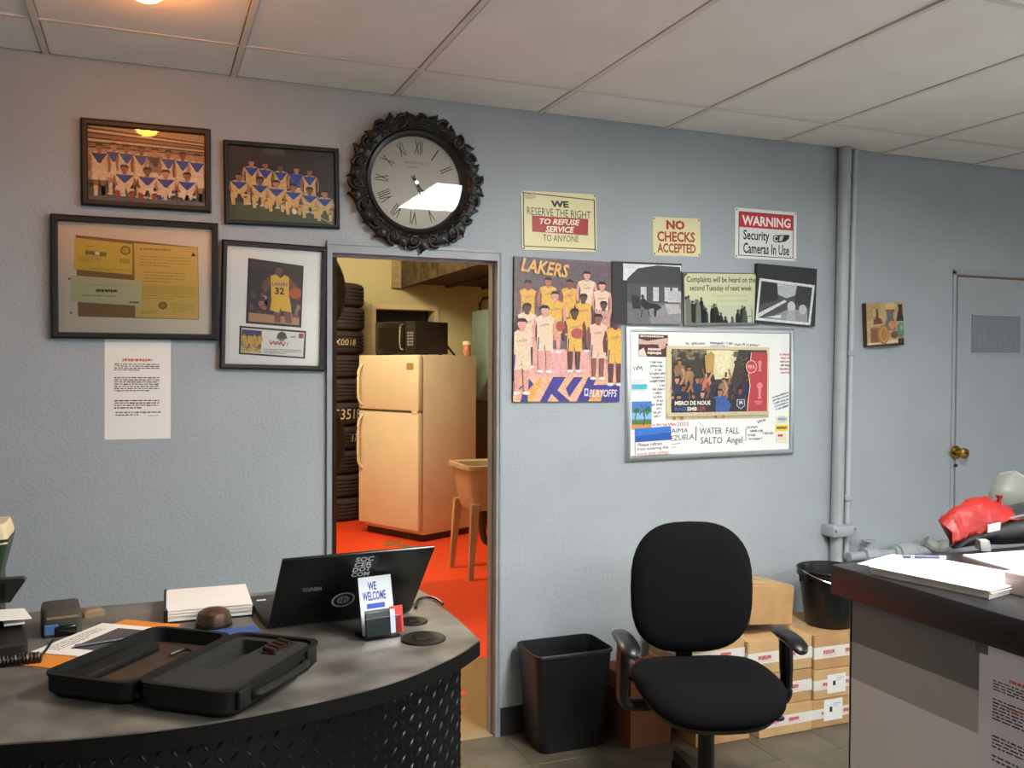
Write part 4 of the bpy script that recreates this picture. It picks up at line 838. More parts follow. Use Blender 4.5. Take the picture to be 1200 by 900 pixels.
zz = lambda u: hx(u, 652-(u-1002)*.085)
B().tube([zz(u) for u in (994, 1010, 1040, 1080, 1125)], .022, 12).build('pipe', PIPE, PH)
v1 = zz(1018); B().cyl((v1[0]-.035, 0, v1[2]), (v1[0]+.035, 0, v1[2]), .04, n=8).build('valve_body', PIPE, PH)
B().cyl(v1, (v1[0], 0, v1[2]+.07), .016, n=10).build('valve_stem', PIPE, PH); B().lathe([(.001, 0), (.03, 0), (.032, .008), (.001, .012)], 12, (v1[0], 0, v1[2]+.065)).build('valve_cap', PIPE, PH)
v2 = zz(1060); B().cyl((v2[0]-.05, 0, v2[2]), (v2[0]+.05, 0, v2[2]), .045, n=8).build('union', PIPE, PH)
for u in (1048, 1073): q = zz(u); B().cyl((q[0]-.012, 0, q[2]), (q[0]+.012, 0, q[2]), .036, n=16).build('coupling', PIPE, PH)
v3 = zz(1100); B().tube(catmull([(v3[0]-.09, -.0, v3[2]+.05), (v3[0]-.05, -.02, v3[2]+.018), (v3[0]+.02, -.02, v3[2]+.02), (v3[0]+.09, -.02, v3[2]+.035)], 4), .03, 10).build('elbow', M('rusty_paint', '#8b8f8c', .6, var=.3, scale=20), PH)
for u in (1030, 1085): q = zz(u); B().box(q[0]-.01, q[0]+.01, 0, .06, q[2]-.02, q[2]+.02).build('wall_hook', PIPE, PH)

# ================================================================== LEFT RECEPTION DESK
DZ = .90
LAM = M('slate_laminate', '#4e4b46', .42, var=.2, scale=9, col2='#757068', detail=8, contrast=(.36, .66), bump=.02)
TREAD = M('black_tread_plate', '#111214', .4, .55, var=.2, scale=10)
DK = thing('reception_desk', 'curved reception desk with slate laminate top and black tread-plate front', 'desk', (0, 2.1, 0))
front = [(-1.15, 2.2), (-.85, 1.92), (-.5, 1.755), (-.226, 1.691), (-.031, 1.66), (.165, 1.665), (.421, 1.729), (.6, 1.84), (.705, 1.941)]
fc_ = [(p_.x, p_.y-2.1) for p_ in catmull([(x, y, 0) for x, y in front], 6)]
def offset(poly, d):
    out = []
    for i in range(len(poly)):
        a, c = poly[max(i-1, 0)], poly[min(i+1, len(poly)-1)]; tx, ty = c[0]-a[0], c[1]-a[1]; l = math.hypot(tx, ty); out.append((poly[i][0]-ty/l*d, poly[i][1]+tx/l*d))
    return out
BKY = 2.565-2.1
top = fc_ + [(.712, .0), (.712, .3), (.7, .385), (.62, BKY), (-1.15, BKY)]
B().prism([(x, y) for x, y in top], DZ-.003, DZ).build('desk_top', LAM, DK)
eg = offset(fc_, -.001)+[(.713, .0), (.713, .3), (.701, .386), (.62, BKY+.001), (-1.151, BKY+.001)]
B().prism(eg, DZ-.036, DZ-.0031).build('edge_band', M('black_edge_band', '#030303', .6, spec=.2), DK)
bf = offset(fc_, .04); bf[-1] = (.665, bf[-1][1]+.02)
body = bf + [(.665, .36), (-1.11, .36)]
B().prism(body, 0, DZ-.0365).build('body', TREAD, DK)
lug = B(); S_ = [0]
for a, c in zip(bf, bf[1:]): S_.append(S_[-1]+math.hypot(c[0]-a[0], c[1]-a[1]))
def along(s):
    for i in range(len(bf)-1):
        if s <= S_[i+1] or i == len(bf)-2:
            t = (s-S_[i])/(S_[i+1]-S_[i]); a, c = bf[i], bf[i+1]; l = S_[i+1]-S_[i]
            return V(a[0]+(c[0]-a[0])*t, a[1]+(c[1]-a[1])*t, 0), V((c[0]-a[0])/l, (c[1]-a[1])/l, 0)
pit = .026; i = 0; s = .02
while s < S_[-1]-.012:
    z = .06+(pit/2 if i % 2 else 0)*0
    j = 0
    while z < DZ-.05:
        c, t = along(s); n = V(t.y, -t.x, 0); sg = 1 if (i+j) % 2 else -1
        d = (t*.5*sg + V(0, 0, .866)).normalized() if False else (t*sg*.62+V(0, 0, .78)).normalized(); q = t*.78-V(0, 0, .62)*sg; q = d.cross(n).normalized()
        o_ = c+V(0, 0, z); hl, hw, ht = .0125, .0038, .0022
        vs_ = [o_-d*hl, o_+q*hw, o_+d*hl, o_-q*hw, o_-d*hl*.45+n*ht, o_+d*hl*.45+n*ht]
        lug.add(vs_, [(0, 1, 4), (1, 5, 4), (1, 2, 5), (2, 3, 5), (3, 4, 5), (3, 0, 4)])
        z += pit; j += 1
    s += pit; i += 1
o = lug.build('tread_lugs', M('tread_lug', '#26282b', .3, .75), DK); o['kind'] = 'stuff'
b = B(); b.box(.663, .672, bf[-1][1], .36, .0, DZ-.0365); b.build('end_panel', M('end_panel_black', '#17171a', .45), DK)
# cable grommets
GM = M('grommet_plastic', '#1d1a14', .6, spec=.2)
def grommet(u, v, rad, label):
    c = onZ(u, v, DZ); g = thing('cable_grommet', label, 'grommet', (c.x, c.y, DZ))
    B().lathe([(rad, 0), (rad, .003), (rad*.93, .005), (rad*.86, .004), (.001, .004)], 32).build('cap', GM, g)
    B().rbox(-rad*.42, rad*.42, -rad*.3, rad*.3, .003, .0065, .002, 1).build('cable_flap', GM, g)
grommet(496, 749, .052, 'large dark oval cable grommet nearest the desk corner'); grommet(484, 729, .036, 'smaller dark cable grommet half hidden behind the card holder')

# laptop
h0 = onZ(313, 734, DZ+.008); h1 = onZ(481, 714, DZ+.008); hv = h1-h0; LW = hv.length
LP = thing('laptop', 'open black laptop seen from behind, stickers on its lid', 'laptop', ((h0.x+h1.x)/2, (h0.y+h1.y)/2, DZ), (0, 0, math.atan2(hv.y, hv.x)))
B().rbox(-LW/2, LW/2, -.004, .25, .003, .022, .004).build('base', M('laptop_black', '#1a191a', .4, var=.1), LP)
kb = B().box(-LW/2+.02, LW/2-.02, .045, .15, .022, .0225).build('keyboard', BLACKPL, LP)
B().box(-LW/2+.12, LW/2-.13, .17, .235, .022, .0224).build('touchpad', MATS['laptop_black'], LP)
B().box(-LW/2+.012, -LW/2+.034, .19, .2, .022, .0226).build('palm_sticker', WHITEP, LP)
B().cyl((-LW/2+.03, -.002, .014), (LW/2-.03, -.002, .014), .008, n=10).build('hinge', BLACKPL, LP)
LT = math.radians(41); LH = .25
lid = B().rbox(-LW/2, LW/2, -.008, 0, 0, LH, .0035).build('lid', M('laptop_lid', '#0d0d0f', .32, var=.15, scale=40), LP, (0, -.002, .014), (LT, 0, 0))
B().box(-LW/2+.012, LW/2-.012, 0, .0006, .02, LH-.014).build('screen', BLACKGL, lid)
p = Print(LW, LH, (0, 0, 1, 1), .0082); p.rect(.15, .03, .62, .52, '#0d0d0f')
for i, t in enumerate(('SOC', 'CER', 'DOT', 'COM')): p.text(t, .472, .05+.075*i, .592, .117+.075*i, '#e6e7e4', .025)
p.text('TOSHIBA', .17, .44, .30, .5, '#8c8c8a', .03)
p.build('lid_lettering', PR_GLOSS, lid, (0, 0, LH/2))
p = Print(.06, .06, (-1, -1, 1, 1), .0083); p.ell(0, 0, .95, .95, '#b8b8b6', 24); p.ell(0, 0, .78, .78, '#1a1a1c', 24); p.ell(0, 0, .5, .5, '#a8a8a6', 20); p.rect(-.07, -.4, .07, .4, '#1a1a1c'); p.rect(-.3, -.25, -.2, .25, '#1a1a1c'); p.rect(.2, -.25, .3, .25, '#1a1a1c')
p.build('round_sticker', PR_GLOSS, lid, (-.5*LW+.467*LW, 0, LH*.31))
p = Print(.032, .014, (0, 0, 1, 1), .0083); p.rect(0, 0, 1, .5, '#b8b4b2'); p.rect(0, .5, 1, 1, '#8a3036'); p.build('small_sticker', PR_GLOSS, lid, (LW*.155, 0, LH*.545))
# power lead trailing off the right rear
o = B().tube(catmull([onZ(487, 712, DZ+.006), onZ(490, 703, DZ+.006), onZ(500, 700, DZ+.006), onZ(511, 702, DZ+.006), onZ(519, 708, DZ+.006)], 5), .004, 7).build('power_lead', BLACKPL); tag(o, 'thin black lead curling out behind the laptop', 'cable')

# acrylic card holder with welcome card
s0, s1 = onZ(425, 748, DZ), onZ(468, 741, DZ); sv = s1-s0; sa = math.atan2(sv.y, sv.x)
CH = thing('card_holder', 'clear acrylic stand with a white We Welcome card on the desk', 'card holder', ((s0.x+s1.x)/2-.005, (s0.y+s1.y)/2, DZ), (0, 0, sa))
sw, sh = .088, .138; TI = math.radians(-14)
ac = B().rbox(-sw/2, sw/2, 0, .003, .002, sh, .001, 1).build('back_plate', ACRYL, CH, (0, .0, 0), (TI, 0, 0))
B().rbox(-sw/2, sw/2, -.03, .045, 0, .0025, .001, 1).build('foot', ACRYL, CH)
B().rbox(-sw/2-.002, sw/2+.002, -.03, -.0285, .002, .045, .0008, 1).build('pocket_front', ACRYL, CH, (0, 0, 0), (TI*.6, 0, 0))
cd = B().box(-sw/2+.003, sw/2-.003, -.0038, -.0012, .004, sh-.002).build('welcome_card', M('welcome_card_white', '#ccd2da', .5), CH, (0, 0, 0), (TI, 0, 0))
p = Print(sw-.006, sh-.006, (553, 262, 770, 540), .004)
p.text('WE', 612, 288, 668, 328, '#1f3f94', .03); p.text('WELCOME', 572, 334, 726, 378, '#1f3f94', .03); p.rect(595, 392, 714, 416, '#2b4ab0'); p.rect(575, 424, 770, 540, '#5c6460'); p.para(600, 434, 720, 450, 1, '#a8b0ac', .5); p.para(600, 462, 720, 500, 3, '#b4bcb8', .4, seed=4)
p.build('lettering', PR_GLOSS, cd, (0, 0, .004+(sh-.006)/2))
bc = B()
for i in range(6): bc.box(-.028, .044, -.026+i*.0016, -.0252+i*.0016, .004+i*.0006, .056)
bc.build('business_cards', M('dark_cards', '#3c4442', .5, var=.2), CH, (-.012, 0, 0), (TI*.6, 0, 0))
rc = B().box(.018, .05, -.0285, -.027, .004, .066).build('red_card', M('red_card', '#d03c34', .5), CH, (0, 0, 0), (TI*.6, 0, 0))
B().box(.018, .03, -.0288, -.0285, .006, .06).build('card_strip', M('card_strip_blue', '#c8cfe6', .5), CH, (0, 0, 0), (TI*.6, 0, 0))

# open tool case
CASE = M('case_plastic', '#0f100e', .65, var=.12, bump=.15, bscale=350, dist=.001, spec=.25); LINER = M('case_liner', '#38291d', .7, var=.25, scale=18); FOAM = M('case_foam', '#1a1b19', .85, var=.1, bump=.25, bscale=260, dist=.001)
CA = math.radians(51.5); CL, CWD = .325, .2
cc = V(.076, 1.9, DZ)
CS = thing('tool_case', 'open black plastic tool case lying flat on the desk, both halves empty', 'case', cc, (0, 0, CA))
def half(name, yc, h_, deep, lin_m):
    o = lambda w_, d_, z, r_=.03: rrect(w_, d_, r_, z, 4, 0, yc)
    b = B().loft([o(CL-.02, CWD-.02, .0), o(CL, CWD, .012), o(CL, CWD, h_-.006), o(CL+.006, CWD+.004, h_-.005), o(CL+.006, CWD+.004, h_), o(CL-.016, CWD-.016, h_), o(CL-.022, CWD-.022, deep)], True, False)
    return b.build(name, CASE, CS)
lh = half('lid_half', CWD/2+.006, .046, .016, LINER)
B().loft([rrect(CL-.021, CWD-.021, .03, .014, 4, 0, CWD/2+.006), rrect(CL-.021, CWD-.021, .03, .017, 4, 0, CWD/2+.006)]).build('liner', LINER, lh)
B().rbox(-.14, .09, CWD+.006-.07, CWD+.006-.028, .017, .036, .006).build('molded_step', CASE, lh)
B().tube(catmull([(-.02, .03, .02), (.03, .05, .026), (.07, .04, .022), (.09, .07, .028), (.06, .09, .024)], 5), .004, 6).build('cable_clips', BLACKPL, lh)
B().rbox(-.1, .03, .03, .036, .017, .02, .002, 1).build('rib', CASE, lh)
bh = half('base_half', -CWD/2-.006, .052, .02, FOAM)
yc = -CWD/2-.006
def fo_(w_, d_, z, cx, cy, r_=.012): return rrect(w_, d_, r_, z, 4, cx, cy)
B().loft([fo_(CL-.018, CWD-.018, .046, 0, yc, .03), fo_(.18, .07, .0455, .045, yc+.04), fo_(.176, .066, .016, .045, yc+.04), ], False, True).build('foam', FOAM, bh)
B().rbox(.06, .14, yc-.055, yc-.015, .042, .049, .004).build('bit_tray', BLACKPL, bh)
for i in range(4): B().cyl((.065+.018*i, yc-.05, .052), (.075+.018*i, yc-.018, .053), .006, n=8).build('bit', M('bit_brown', '#3c2c24', .35, .5), bh)
hb = B().tube(catmull([(-.1, yc-CWD/2, .03), (-.09, yc-CWD/2-.014, .03), (.0, yc-CWD/2-.018, .03), (.07, yc-CWD/2-.014, .03), (.08, yc-CWD/2, .03)], 4), .008, 8).build('handle', CASE, bh)
for x in (-.13, .11): B().rbox(x-.018, x+.018, yc-CWD/2-.008, yc-CWD/2+.002, .016, .05, .003).build('latch', CASE, bh)
for x in (-.12, 0, .12): B().cyl((x-.03, 0, .02), (x+.03, 0, .02), .006, n=10).build('hinge', CASE, CS)

# notepad, dark round paperweight, blue sheet
n0, n1, n2, n3 = onZ(196, 731, DZ), onZ(297, 722, DZ), onZ(294, 692, DZ+.02), onZ(206, 699, DZ+.02)
NP = thing('notepad', 'thick white notepad lying at the back of the desk, left of the laptop', 'notepad', ((n0.x+n1.x)/2, (n0.y+n1.y)/2+.1, DZ), (0, 0, math.atan2(n1.y-n0.y, n1.x-n0.x)))
nw = (n1-n0).length
B().rbox(-nw/2-.004, nw/2+.002, -.1, .13, 0, .004, .001, 1).build('back_cover', BLACKPL, NP)
b = B()
for i in range(7): b.box(-nw/2+.003, nw/2+random.uniform(-.003, .001), -.099+random.uniform(0, .003), .128, .004+.0035*i, .0072+.0035*i)
b.build('pages', WHITEP, NP)
b = B(); L = [[V(nw*(j/8-.5), -.098+.226*i/6, .0295+.006*math.sin(i/6*3.1)*(1-j/10)) for j in range(9)] for i in range(7)]; b.loft(L, False, False, closed=False).build('top_sheet', WHITEP, NP)
B().rbox(-nw/2-.006, -nw/2+.004, -.1, .13, 0, .031, .002, 1).build('spine', BLACKPL, NP)
pw = onZ(245, 736, DZ)
r = thing('paperweight', 'round striped brown paperweight between the notepad and the tool case', 'paperweight', (pw.x+.012, pw.y+.015, DZ))
B().lathe([(.001, 0), (.034, 0), (.04, .008), (.041, .02), (.036, .034), (.022, .042), (.001, .044)], 28).build('dome', M('striped_wood', '#25170f', .35, var=.3, scale=30, col2='#5c4430', stretch=(3, .3, .3)), r)
B().lathe([(.036, -.0), (.043, .002), (.043, .005), (.036, .006)], 28).build('base_ring', BLACKPL, r)
q = onZ(272, 742, DZ)
o = B().box(-.06, .06, -.04, .04, 0, .0015).build('blue_leaflet', M('leaflet_blue', '#3c5896', .5, var=.2, scale=15), None, (q.x, q.y, DZ+.0), (0, 0, .1)); tag(o, 'blue leaflet poking out between notepad and tool case', 'leaflet')

# papers in an orange folder
f0, f1 = onZ(52, 782, DZ), onZ(180, 729, DZ)
fa = math.atan2(f1.y-f0.y, f1.x-f0.x); fl_ = (f1-f0).length
r = thing('paper_folder', 'orange folder holding white printed sheets behind the tool case', 'folder', ((f0.x+f1.x)/2-.02, (f0.y+f1.y)/2+.01, DZ), (0, 0, fa))
B().box(-fl_/2, fl_/2, -.1, .055, 0, .002).build('cover', M('orange_card', '#e08a2c', .6, var=.05), r)
sh_ = B().box(-fl_/2+.07, fl_/2-.05, -.08, .075, .002, .005).build('sheet', WHITEP, r, (0, 0, 0), (0, 0, .03))
p = Print(fl_-.14, .14, (0, 0, 1, 1), 0); p.poly([(.2, .42), (.97, .42), (.97, .98), (.2, .98)], '#57544f')
for i in range(8): p.line([(.2, .46+.07*i), (.97, .46+.07*i)], .012, '#2a2826')
p.para(.1, .08, .9, .36, 4, '#8a8682', .4); p.build('printed_table', PR_MATTE, sh_, (0, 0, .005), (-math.pi/2, 0, 0))
o = B().tube([(f0.x+.05, f0.y+.1, DZ+.009), (f0.x+.17, f0.y+.13, DZ+.009)], .004, 8).build('pen', M('pen_blue', '#26304a', .3)); tag(o, 'dark blue pen lying on the white sheets in the orange folder', 'pen')

# card reader with bluish window
e0, e1 = onZ(49, 749, DZ), onZ(97, 743, DZ)
ea = math.atan2(e1.y-e0.y, e1.x-e0.x); ew = (e1-e0).length
r = thing('card_reader', 'squat dark card reader with a bluish window at the back of the desk', 'card reader', ((e0.x+e1.x)/2, (e0.y+e1.y)/2, DZ), (0, 0, ea))
DG = M('dark_grey_plastic', '#38362f', .5, var=.1)
B().loft([rrect(ew, .12, .012, 0, 3, 0, .06), rrect(ew, .12, .012, .04, 3, 0, .06), rrect(ew*.92, .1, .012, .058, 3, 0, .065), rrect(ew*.85, .09, .01, .06, 3, 0, .065)]).build('body', DG, r)
B().rbox(-ew/2+.004, -ew/2+.034, -.004, .002, .006, .03, .002, 1).build('window', M('blue_window', '#4a6a92', .2), r)
B().rbox(-.018, .03, -.006, .004, .0, .026, .005).build('slot', BLACKGL, r)
B().box(-ew/2+.01, ew/2-.01, .0, .004, .042, .046).build('lip', M('warm_plastic', '#8a7250', .5), r)
q = onZ(108, 722, DZ)
o = B().loft([rrect(.05, .04, .005, 0), rrect(.05, .04, .005, .012), rrect(.03, .03, .004, .018)]).build('dispenser', M('tan_plastic', '#8a7358', .5), None, (q.x, q.y+.01, DZ), (0, 0, .3)); tag(o, 'small tan tape dispenser right of the card reader', 'dispenser')

# desk telephone with handset and coiled cord
t0 = onZ(22, 758, DZ)
PHN = thing('telephone', 'black desk telephone with handset at the left edge of the desk', 'telephone', (t0.x-.09, t0.y+.0, DZ), (0, 0, .2))
B().loft([rrect(.2, .2, .015, 0), rrect(.2, .2, .015, .025), rrect(.19, .19, .015, .03)], f_ if False else True, True).mapv(lambda v: V(v.x, v.y, v.z*(1+.9*(v.y+.1)/.2))).build('body', BLACKPL, PHN)
B().rbox(-.02, .08, .02, .08, .052, .062, .003, 1).build('display', M('lcd_grey', '#6c746c', .3), PHN)
hs = B().tube(catmull([(-.075, -.09, .065), (-.075, -.06, .082), (-.075, .0, .09), (-.075, .06, .094), (-.075, .09, .082)], 5), [.02+.006*abs(math.cos(i/20*math.pi)) for i in range(21)], 10).build('handset', BLACKPL, PHN)
km2 = B().rbox(-.007, .007, -.005, .005, 0, .004, .0015, 1).mesh('key', M('phone_key', '#55534e', .5))
for i in range(3):
    for j in range(4): link('key', km2, PHN, (-.01+.024*i, -.075+.022*j, .032+.0046*j))
B().box(.06, .1, -.02, .05, .05, .054).build('index_card', WHITEP, PHN)
pts = []
c0, c1_ = onZ(-25, 778, DZ+.012), onZ(48, 770, DZ+.012)
for i in range(150):
    t = i/149; c = c0.lerp(c1_, t); a = t*2*math.pi*16; pts.append((c.x, c.y+.01*math.cos(a), c.z+.01*math.sin(a)))
pts += [tuple(onZ(54, 762, DZ+.006)), tuple(onZ(62, 750, DZ+.006))]
o = B().tube(pts, .0028, 5).build('coiled_cord', BLACKPL); tag(o, 'black coiled telephone cord running over the desk', 'cord')
# point-of-sale screen on a stem, papers on top, and a green box beyond it
tr0 = onY(33, 677, 2.27); tb0 = onY(12, 706, 2.27)
sz_s = tb0.z-DZ+.004
PS2 = thing('display_terminal', 'black tilted display terminal cut by the left edge of the picture', 'terminal', (tr0.x-.17, 2.36, DZ))
B().rbox(-.09, .09, -.02, .06, 0, .02, .006).build('base', BLACKPL, PS2); B().rbox(-.03, .03, -.068, .03, sz_s, sz_s+.03, .006).build('arm', BLACKPL, PS2); B().rbox(-.03, .03, -.0, .03, .02, tb0.z-DZ+.02, .006).build('stem', BLACKPL, PS2)
sx0, sz0, sz1 = tb0.x-(tr0.x-.17), tb0.z-DZ, tr0.z-DZ
B().loft([[V(x, y, z) for x, z in ((-.2, sz0), (sx0, sz0), (.165, sz1-.006), (.16, sz1), (-.2, sz1))] for y in (-.09, -.065)], smooth=False).build('screen', M('screen_black', '#1c1a17', .35), PS2)
B().box(-.19, sx0-.01, -.0905, -.09, sz0+.006, sz1-.008).build('display', BLACKGL, PS2)
sp = onZ(15, 722, DZ+.065)
o = B().box(-.09, .05, -.04, .04, 0, .003).build('receipt_sheet', WHITEP, None, (sp.x-.02, sp.y, DZ+.068), (.05, .1, .3)); tag(o, 'white receipt slip lying on top of the telephone', 'paper')
ge = onY(11, 630, 2.45)
GB = thing('file_box', 'green file box with cream papers on top at the left picture edge', 'file box', (ge.x-.145, 2.5, DZ))
gz0, gz1 = onY(2, 664, 2.45).z-DZ, onY(11, 630, 2.45).z-DZ
B().loft([rrect(.25, .1, .01, 0), rrect(.25, .1, .01, gz0-.02), rrect(.29, .15, .012, gz1)], True, False).build('box', M('dark_green_plastic', '#23382c', .5, var=.1), GB)
B().loft([rrect(.285, .145, .01, gz1-.012), rrect(.285, .145, .01, gz1+.006), rrect(.27, .12, .01, gz1+.035)]).build('papers', M('cream_paper', '#d8c49c', .7, var=.06), GB)

# ================================================================== RIGHT COUNTER
RC = thing('service_counter', 'service counter with black top and grey striped laminate front', 'counter', (1.9, .8, 0))
def rc(x0, x1, y0, y1, z0, z1): return (x0-1.9, x1-1.9, y0-.8, y1-.8, z0, z1)
CX0, CX1, CY0, CY1 = 1.541, 2.75, -.6, 1.748
BT = M('black_worktop', '#1b1b1d', .32, var=.15, scale=40)
B().rbox(*rc(CX0, CX1, CY0, CY1, .978, 1.05), .004).build('worktop', BT, RC)
B().box(*rc(1.57, CX1-.04, CY0+.04, 1.685, 0, .978)).build('carcass', M('carcass_grey', '#8a8682', .6), RC)
for nm, z0, z1, col in (('dark_stripe', .878, .978, '#6d6d70'), ('middle_stripe', .791, .878, '#a6a6a8'), ('lower_panel', .06, .791, '#dad9de')):
    B().box(*rc(1.552, 1.57, CY0+.04, 1.69, z0, z1)).build(nm, M('laminate_'+nm, col, .5, var=.03, scale=3), RC)
    B().box(*rc(1.552, CX1-.04, 1.685, 1.692, z0, z1)).build(nm+'_end', MATS['laminate_'+nm], RC)
B().box(*rc(1.58, CX1-.06, CY0+.06, 1.66, 0, .06)).build('plinth', BASE, RC)
# notice taped on its face
y_a = onX(1148, 752, 1.55); nh, nwd = .28, .216
r = thing('notice_sheet', 'white printed notice taped to the grey striped counter front', 'notice', (1.551, y_a.y-nwd/2, .977-nh/2), (0, 0, -math.pi/2))
B().box(-nwd/2, nwd/2, -.001, 0, -nh/2, nh/2).build('sheet', M('bluish_paper', '#d6d6e4', .6), r)
p = Print(nwd, nh, (0, 0, 1, 1), .0012); p.rect(.05, .1, .95, .95, '#d6d6e4'); p.para(.32, .19, .78, .215, 1, '#d05a50', .9, 1); p.para(.15, .23, .9, .31, 4, '#4a4850', .5, .6, seed=3); p.para(.15, .36, .9, .52, 7, '#4a4850', .5, .8, seed=4); p.para(.3, .385, .6, .41, 1, '#d05a50', .6, 1); p.para(.15, .62, .9, .72, 4, '#4a4850', .5, .7, seed=6); p.para(.15, .76, .9, .82, 2, '#4a4850', .5, .5, seed=7)
p.build('lettering', PR_MATTE, r)
B().box(-nwd/2-.01, -nwd/2+.02, -.0016, -.0011, nh/2-.02, nh/2).build('tape', PLASTIC_CLEAR, r)
# paper stack, pen
k0, k1, k2 = onZ(1019, 673, 1.05), onZ(1160, 703, 1.05), onZ(1197, 688, 1.05)
ang = math.atan2(k0.y-k1.y, k0.x-k1.x); PSW = (k0-k1).length
PK = thing('paper_stack', 'stack of white paper lying near the corner of the black counter', 'paper', k1, (0, 0, ang))
b = B()
for i in range(6): b.box(random.uniform(-.003, .003), PSW+random.uniform(-.003, .003), -.216+random.uniform(-.002, .002), random.uniform(-.002, .002), .0028*i, .0028*i+.0024)
b.build('sheets', M('paper_edges', '#cfcdc6', .75, var=.05), PK)
B().box(-.002, PSW+.001, -.217, .002, .017, .0185).build('top_sheet', M('bright_paper', '#f4f4f4', .6), PK)
B().box(PSW-.1, PSW+.03, -.2, -.03, .0186, .0196).build('loose_sheet', MATS['bright_paper'], PK, (0, 0, 0), (0, 0, .1))
g0_, g1_ = onZ(1058, 654, 1.0725), onZ(1112, 655, 1.0725); gv = g1_-g0_
PN = thing('ballpoint_pen', 'navy and silver ballpoint pen lying on the paper stack', 'pen', (g0_+g1_)/2 + V(0, 0, .004), (0, 0, math.atan2(gv.y, gv.x)))
gl = gv.length
NV = M('navy_barrel', '#2b2d50', .25)
B().cyl((-gl/2, 0, 0), (gl*.28, 0, 0), .0048, n=14).build('barrel', NV, PN); B().cyl((gl*.28, 0, 0), (gl*.42, 0, 0), .005, n=14).build('grip', CHROME, PN); B().cyl((gl*.42, 0, 0), (gl*.5, 0, 0), .0045, .0012, n=14).build('tip', NV, PN)
B().cyl((-gl*.34, 0, 0), (-gl*.31, 0, 0), .0053, n=14).build('ring', CHROME, PN); B().cyl((-gl*.29, 0, 0), (-gl*.27, 0, 0), .0053, n=14).build('ring', CHROME, PN)
# second sheets with highlighter mark, further right
w0 = onZ(1128, 651, 1.052)
r = thing('loose_papers', 'loose white forms with a yellow highlight at the right edge of the counter', 'paper', (w0.x, w0.y, 1.05), (0, 0, -.12))
for i in range(3): B().box(0, .3, -.2-.004*i, 0, .0015*i, .0015*i+.0012).build('sheet', MATS['bright_paper'], r, (0, 0, 0), (0, 0, .02*i))
p = Print(.3, .2, (0, 0, 1, 1), 0); p.rect(.34, .42, .7, .6, '#f0ea70'); p.scrib(.12, .3, .3, .4, '#8a8a88', .01, 6, 3); p.para(.12, .6, .3, .75, 2, '#a8a8a6', .3); p.build('marks', PR_MATTE, r, (.15, -.1, .006), (-math.pi/2, 0, 0))
bx_ = onZ(1197, 700, 1.05)
r = thing('business_card_box', 'small pale pink card box cut by the right picture edge', 'box', (bx_.x+.035, bx_.y-.0, 1.05), (0, 0, .1))
B().rbox(-.03, .03, -.045, .045, 0, .045, .002, 1).build('box', M('pink_grey_card', '#c8b4ac', .6), r); B().rbox(-.031, .031, -.046, .046, .03, .047, .002, 1).build('lid', MATS['pink_grey_card'], r)

# black bag, red bag, clear bits on the counter behind the papers
bb = onZ(1112, 647, 1.05)
BG = thing('black_bag', 'slumped black nylon bag with a white tag on the counter', 'bag', (bb.x, bb.y+.045, 1.05), (0, 0, -.08))
NY = M('black_nylon', '#17181b', .5, var=.15, bump=.5, bscale=40, dist=.006)
prof = [(.045, .006), (.06, .016), (.1, .038), (.16, .058), (.22, .074), (.3, .086), (.4, .088), (.46, .06)]
L = []
for x, h_ in prof:
    L.append([V(x, .0-.015*math.sin(x*30), 0), V(x, -.008, h_*.5), V(x, .012, h_*.92), V(x, .06, h_), V(x, .15, h_*.96), V(x, .2, h_*.6), V(x, .205, 0)])
b = B(); b.loft(L, True, True); b.mapv(lambda v: V(v.x+max(0, v.y)*.95, v.y, v.z)); b.build('bag_body', NY, BG, sharp=80)
B().tube([(x, -.004+.0*i, h_*.9) for i, (x, h_) in enumerate(prof)], .0035, 6).build('piping', M('grey_piping', '#5a5e60', .5), BG)
tgq = onZ(1178, 628, 1.05)
B().box(0, .042, -.002, 0, 0, .022).build('tag', M('tag_white', '#d8d8d4', .6), BG, (.15, -.022, .04), (.2, -.12, 0))
RBM = M('red_plastic', '#78120f', .5, var=.2, scale=20, bump=.8, bscale=30, dist=.01, spec=.3)
RB = thing('red_bag', 'crumpled red plastic bag lying over the black bag', 'bag', (bb.x, bb.y+.03, 1.05), (0, 0, -.08))
def redpt(u, v, y): # outline of the red bag standing at depth y over the black bag
    q = onY(u, v, y); q = Matrix.Rotation(.08, 3, 'Z') @ (q-V(bb.x, bb.y+.03, 1.05)); return q
ry = bb.y+.09
low = [(1114, 638), (1128, 632), (1145, 625), (1162, 618), (1180, 611), (1196, 608)]; hi_ = [(1105, 612), (1118, 600), (1135, 589), (1155, 583.5), (1174, 592), (1197, 606)]
L = []
for (a, c) in zip(low, hi_):
    p0 = redpt(*a, bb.y+.022); p1 = redpt(*c, bb.y+.06); h_ = (p1-p0); L.append([])
    rgx = random.uniform(-.006, .006)
    for t, dy in ((0, .0), (.03, -.008), (.2, -.016+rgx), (.4, -.012), (.62, -.014-rgx), (.85, -.004), (1, .01), (.97, .05), (.85, .09), (.7, .12)): L[-1].append(p0+h_*t+V(0, dy, 0))
L2 = []
for i in range(len(L)-1):
    for s_ in range(4):
        t = s_/4; L2.append([L[i][j].lerp(L[i+1][j], t)+V(0, random.uniform(-.006, .006) if 0 < j < 9 else 0, random.uniform(-.003, .003)) for j in range(10)])
L2.append(L[-1]); b = B(); b.loft(L2, True, True); b.mapv(lambda v: V(v.x+max(0, v.y-.05)*.95, v.y, v.z)); b.build('bag_body', RBM, RB, sharp=80)
